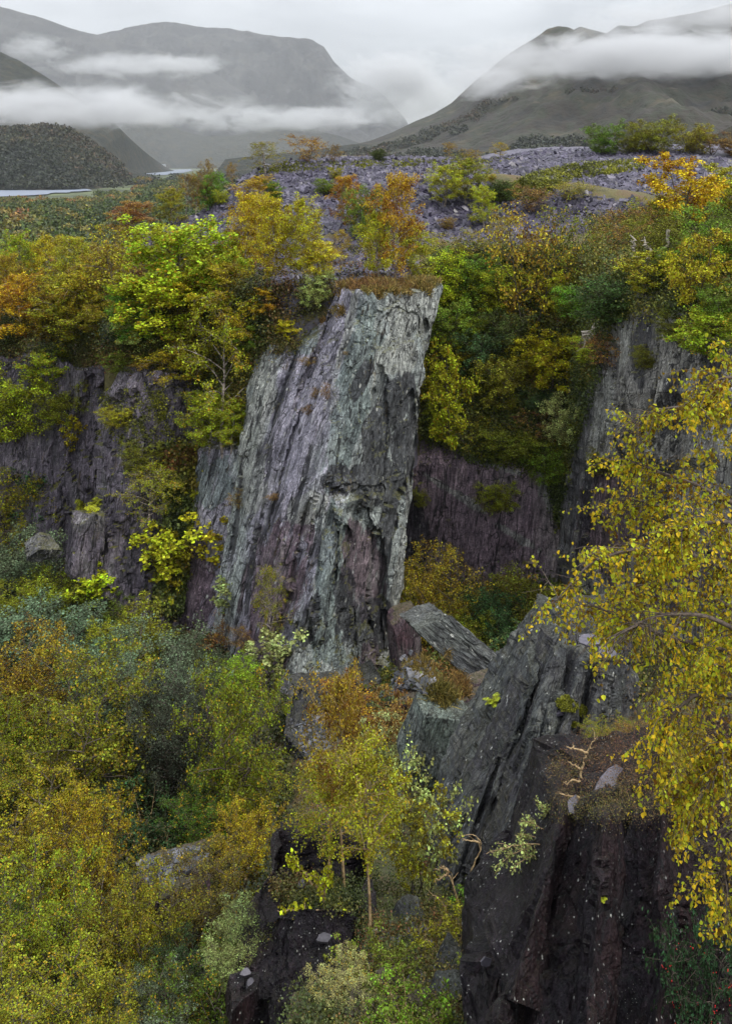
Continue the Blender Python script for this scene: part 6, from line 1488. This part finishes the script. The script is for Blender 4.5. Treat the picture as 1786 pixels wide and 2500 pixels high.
# the near birch: dark arching limbs with yellow leaves, trunk just outside the frame
def near_birch():
    rg = np.random.default_rng(12)
    limbs = [[(1935, 1500, 9.3), (1786, 1395, 9.1), (1660, 1345, 8.9), (1540, 1340, 8.8), (1440, 1370, 8.7), (1345, 1480, 8.6)],
             [(1950, 1700, 9.4), (1786, 1590, 9.2), (1640, 1560, 9.0), (1540, 1520, 8.9), (1430, 1470, 8.9)],
             [(1920, 1300, 9.3), (1790, 1230, 9.4), (1690, 1180, 9.5), (1600, 1150, 9.5), (1525, 1120, 9.6)],
             [(1910, 1100, 9.2), (1790, 1010, 9.3), (1700, 990, 9.5), (1600, 1000, 9.6), (1535, 1035, 9.7)],
             [(1900, 960, 9.2), (1810, 920, 9.0), (1750, 925, 9.0), (1715, 960, 9.0)],
             [(1950, 1620, 9.4), (1800, 1490, 9.6), (1690, 1440, 9.8), (1560, 1420, 9.9), (1420, 1520, 10.0)],
             [(1960, 1850, 9.4), (1800, 1700, 9.1), (1700, 1690, 9.0), (1630, 1750, 8.9), (1590, 1880, 8.9)],
             [(1960, 1950, 9.5), (1830, 1830, 9.2), (1740, 1830, 9.1), (1690, 1910, 9.0), (1665, 1980, 9.0)],
             [(1965, 2080, 9.5), (1850, 1960, 9.2), (1800, 2000, 9.1), (1770, 2080, 9.0), (1750, 2150, 9.0)],
             [(1930, 1400, 9.3), (1800, 1320, 9.6), (1660, 1250, 9.8), (1550, 1220, 9.9), (1500, 1230, 10)],
             [(1960, 1800, 9.4), (1850, 1660, 9.8), (1760, 1620, 10), (1660, 1640, 10), (1580, 1700, 10)],
             [(1940, 1480, 9.3), (1850, 1300, 8.8), (1760, 1270, 8.6), (1660, 1290, 8.5), (1600, 1350, 8.5)],
             [(1960, 1720, 9.3), (1840, 1560, 8.8), (1720, 1500, 8.6), (1600, 1500, 8.5), (1480, 1560, 8.4)],
             [(1960, 1990, 9.4), (1880, 1850, 9.0), (1800, 1800, 8.8), (1765, 1840, 8.7), (1725, 1930, 8.6)],
             [(1965, 2150, 9.4), (1880, 2080, 9.2), (1830, 2130, 9.0), (1800, 2230, 9.0)]]
    W, tw, tc = [], [], []
    def dens(q):
        t = np.linspace(0, len(q) - 1, (len(q) - 1) * 6 + 1); i = np.minimum(t.astype(int), len(q) - 2); w = (t - i)[:, None]
        q = q[i] * (1 - w) + q[i + 1] * w
        for _ in range(3): q[1:-1] = (q[:-2] + q[1:-1] * 2 + q[2:]) / 4
        return q
    for ln in limbs:
        q = dens(np.array([P(*c) for c in ln])); W.append((q, np.linspace(0.034, 0.005, len(q)))); m = len(q)
        for j in range(int(m * 1.5)):
            a = int(rg.integers(m // 6, m - 1)); d = q[a + 1] - q[a]; d = d / np.linalg.norm(d) + rg.normal(0, 0.75, 3) + np.array([-0.1, 0, -0.1])
            b = branch_path(q[a], d, rg.uniform(0.25, 0.62), 6, -0.9, rg, 0.18); W.append((b, np.linspace(0.006, 0.0018, 7))); cl = rg.random()
            for k in range(6): tw.append((b[k], b[k + 1])); tc.append(cl)
            for _2 in range(3):
                k = int(rg.integers(1, 6)); d2 = b[k + 1] - b[k]; d2 = d2 / np.linalg.norm(d2) + rg.normal(0, 0.7, 3) + np.array([0, 0, -0.35])
                c2 = branch_path(b[k], d2, rg.uniform(0.12, 0.34), 4, -0.9, rg, 0.2); W.append((c2, np.linspace(0.003, 0.001, 5)))
                for k2 in range(4): tw.append((c2[k2], c2[k2 + 1])); tc.append(np.clip(cl + rg.normal(0, 0.15), 0, 1))
    for s in range(2):
        q = dens(np.array([P(*c) for c in [(1990 + 60 * s, 2750, 9.6), (1965 + 50 * s, 2100, 9.5), (1940 + 40 * s, 1500, 9.3), (1910 + 30 * s, 1000, 9.2), (1890, 700, 9.2)]])); W.append((q, np.linspace(0.10, 0.02, len(q))))
    base = P(2000, 2750, 9.6)
    e = bpy.data.objects.new('birch_tree', None); col.objects.link(e); e.location = base
    v, f = tubes(W, 5); link('trunk', mesh('trunk', v - base, f, bark_mat('dark_birch_bark', (0.03, 0.022, 0.018), (0.11, 0.08, 0.06), 30), True), e)
    a = np.array([x[0] for x in tw]); b = np.array([x[1] for x in tw]); tc = np.array(tc); n = NEAR_LEAVES
    ok = np.nonzero(vnoise(a * 2.6, 5) + 0.25 * rg.random(len(a)) > 0.46)[0]
    i = ok[rg.integers(0, len(ok), n)]; s = rg.random((n, 1)); pos = a[i] * (1 - s) + b[i] * s + rg.normal(0, 0.022, (n, 3))
    v, f, r, c = leaves(pos - base, 0.036, rg, 1.0, 'oval', tc[i])
    link('crown', mesh('crown', v, f, leaf_mat('yellow_birch_leaves', 0.11, 0.45, (0.74, 0.52, 0.03), 0.34), False, {'rnd': ('FACE', r), 'clump': ('FACE', c)}), e, np.array((0.52, 0.51, 0.035)))
    tag(e, 'near birch with large yellow leaves reaching in from the right over the crag', 'birch tree')
NEAR_LEAVES = 27000
near_birch()
def holly():
    rg = np.random.default_rng(3)
    h = P(1700, 2420, 15.2); w, l, half, top = make_tree(44, stems=5, lean=0.5, lo=0.05, n1=50, spread=0.5, prof='round', up=0.5, n2=7, n3=3, nleaf=4200, lsize=0.030, jit=0.02, shape='oval')
    e = bpy.data.objects.new('holly_bush', None); col.objects.link(e); e.location = (h[0], h[1], h[2] - 1.0); e.scale = (1.15, 0.9, 2.3)
    link('trunk', mesh('trunk', w[0], w[1], M_BARK, True), e)
    link('crown', mesh('crown', l[0], l[1], M_LEAF, False, {'rnd': ('FACE', l[2]), 'clump': ('FACE', l[3])}), e, np.array((0.028, 0.062, 0.024)))
    m, t, b, out = newmat('red_berries'); b.inputs['Base Color'].default_value = (0.42, 0.015, 0.012, 1); b.inputs['Roughness'].default_value = 0.25
    c = l[0][rg.integers(0, len(l[0]) // 2, 46)]; ph = (1 + 5 ** .5) / 2
    O = np.array([(1, 0, 0), (-1, 0, 0), (0, 1, 0), (0, -1, 0), (0, 0, 1), (0, 0, -1)]) * 0.011; T = np.array([(0, 2, 4), (2, 1, 4), (1, 3, 4), (3, 0, 4), (2, 0, 5), (1, 2, 5), (3, 1, 5), (0, 3, 5)])
    c = np.concatenate([c + rg.normal(0, 0.012, c.shape) for _ in range(3)])
    for q in range(46):
        sel = np.arange(3) * 46 + q; bv = (c[sel][:, None, :] + O[None] * np.array([1, 1.2, 0.55])).reshape(-1, 3); bt = (T[None] + np.arange(3)[:, None, None] * 6).reshape(-1, 3)
        link('berry_cluster', mesh('berry_cluster', bv, bt, m, True), e)
    tag(e, 'dark holly bush dotted with red berries in the bottom right corner', 'holly bush')
holly()
def moss_cushion(u, v, r, label, seed):
    h = on(('near',), u, v); rg = np.random.default_rng(seed); n = 5200
    d = rg.normal(0, 1, (n, 3)); d[:, 2] = np.abs(d[:, 2]); d /= np.linalg.norm(d, axis=1, keepdims=True)
    k = 0.8 + 0.4 * vnoise(d * 2.5, seed); pos = d * k[:, None] * np.array([r, r * 0.9, r * 0.85])
    vv, f, rr, cc = leaves(pos, 0.045, rg, -0.8, 'quad', np.clip(vnoise(d * 6, seed + 2), 0, 1), d * 3)
    key = str(MOSS); o = link('moss_cushion', mesh('moss_cushion', vv, f, COVER_M[key], False, {'rnd': ('FACE', rr), 'clump': ('FACE', np.clip(cc * 0.6 + 0.4, 0, 1))}))
    o.location = h[0] - Vector((0, 0, r * 0.15)); tag(o, label, 'moss cushion')
moss_cushion(1384, 1722, 0.28, 'large bright green moss cushion on the face of the crag', 1)
moss_cushion(1416, 1735, 0.17, 'smaller moss cushion just right below the large one on the crag', 2)
moss_cushion(1398, 1768, 0.09, 'little patch of yellow moss under the two moss cushions', 3)
# ferns
def fern_proto():
    rg = np.random.default_rng(6); W, pos, ax = [], [], []
    V, Fq, R, k0 = [], [], [], 0
    for i in range(11):
        az = i * 2.4; el = rg.uniform(0.7, 1.15); d = np.array([math.cos(az) * math.cos(el), math.sin(az) * math.cos(el), math.sin(el)])
        p = branch_path(np.zeros(3), d, rg.uniform(0.8, 1.1), 14, -1.7, rg, 0.03); W.append((p, np.linspace(0.012, 0.003, 15)))
        for j in range(2, 14):
            t = (p[j + 1] - p[j]) / np.linalg.norm(p[j + 1] - p[j]); sd = np.cross(t, [0, 0, 1.0]); sd /= np.linalg.norm(sd) + 1e-6
            wd = 0.24 * math.sin(math.pi * (0.15 + 0.85 * (1 - j / 14)) * 0.75) * 1.2
            for s in (-1, 1):
                tip = p[j] + sd * s * wd + t * wd * 0.35 - np.array([0, 0, wd * 0.2]); q = np.array([p[j] - t * 0.028, p[j] + t * 0.034, tip, tip - t * 0.02])
                V.append(q); Fq.append(np.arange(4) + k0); k0 += 4; R.append(rg.random())
    w = tubes(W, 3)
    return mesh('frond_stem', w[0], w[1], M_BARK, True), mesh('frond', np.concatenate(V), np.array(Fq), M_LEAF, False, {'rnd': ('FACE', R), 'clump': ('FACE', np.full(len(R), 0.5))})
FST, FFR = fern_proto()
def ferns(spots, keys, colr, label, group):
    for u, v, px in spots:
        h = on(keys, u, v)
        if h is None: continue
        e = bpy.data.objects.new('fern', None); col.objects.link(e); e.location = h[0]; s = px / F * h[0].y * 0.5; e.scale = (s, s, s)
        nn = h[1] if h[1].z > -0.2 else -h[1]; e.rotation_euler = (Vector((0, 0, 1)) * 0.8 + nn * 0.7).to_track_quat('Z', 'Y').to_euler()
        link('stems', FST, e); link('fronds', FFR, e, np.array(COL[colr]) * rgt.uniform(0.8, 1.2)); tag(e, label, 'fern', group)
rgq = np.random.default_rng(21)
ferns([(u, v, s) for u, v, s in zip(rgq.uniform(405, 478, 16), rgq.uniform(1110, 1330, 16), rgq.uniform(28, 46, 16))], ('cliffs', 'pinnacle'), 'ygreen', 'green fern growing in the wet gully left of the pinnacle', 'ferns in the gully')
ferns([(u, v, s) for u, v, s in zip(rgq.uniform(1470, 1610, 12), rgq.uniform(530, 680, 12), rgq.uniform(26, 44, 12))], ('upper', 'slope'), 'green', 'green fern on the steep bank left of the golden rowans', 'ferns on the right bank')
ferns([(u, v, s) for u, v, s in zip(rgq.uniform(1290, 1400, 8), rgq.uniform(1010, 1100, 8), rgq.uniform(30, 46, 8))], ('slope',), 'ygreen', 'yellow-green fern at the top of the purple wall', 'ferns above the purple wall')
ferns([(u, v, s) for u, v, s in zip(rgq.uniform(620, 690, 7), rgq.uniform(2130, 2230, 7), rgq.uniform(60, 90, 7))], ('floor',), 'ygreen', 'bright fern in the hollow left of the black block', 'ferns by the black block')
ferns([(205, 1235, 60), (225, 1250, 50), (235, 1230, 50)], ('rock',), 'ygreen', 'yellow-green fern on top of the purple pedestal', 'ferns on the pedestal')
ferns([(860, 2370, 80), (880, 2420, 90), (900, 2450, 80), (1020, 2440, 80)], ('floor',), 'green', 'low fern among slate pieces at the bottom centre', 'ferns at the bottom centre')
ferns([(1470, 2195, 30)], ('near',), 'lime', 'small lime fern growing on the black rock face', None)
ferns([(1205, 1715, 60)], ('near', 'floor'), 'lime', 'lime fern in front of the lower end of the fallen slab', None)
# ------------------------------------------------------------------ haze over the whole place
def haze_box():
    lo = np.array([-8900.0, -390.0, -66.0]); hi = np.array([8900.0, 10500.0, 1450.0])
    V = np.array([[x, y, z] for x in (0, 1) for y in (0, 1) for z in (0, 1)], float) * (hi - lo) + lo
    Fc = np.array([(0, 1, 3, 2), (4, 6, 7, 5), (0, 4, 5, 1), (2, 3, 7, 6), (0, 2, 6, 4), (1, 5, 7, 3)])
    m = bpy.data.materials.new('haze'); m.use_nodes = True; t = m.node_tree; t.nodes.clear()
    out = N(t, 'ShaderNodeOutputMaterial'); pv = N(t, 'ShaderNodeVolumePrincipled')
    pv.inputs['Color'].default_value = (0.66, 0.69, 0.745, 1); pv.inputs['Density'].default_value = HAZE; pv.inputs['Anisotropy'].default_value = 0.0
    t.links.new(pv.outputs[0], out.inputs['Volume'])
    o = link('haze', mesh('haze', V, Fc, m)); o['kind'] = 'stuff'; o['label'] = 'thin pale autumn haze filling the valley'
HAZE = 0.000045
haze_box()
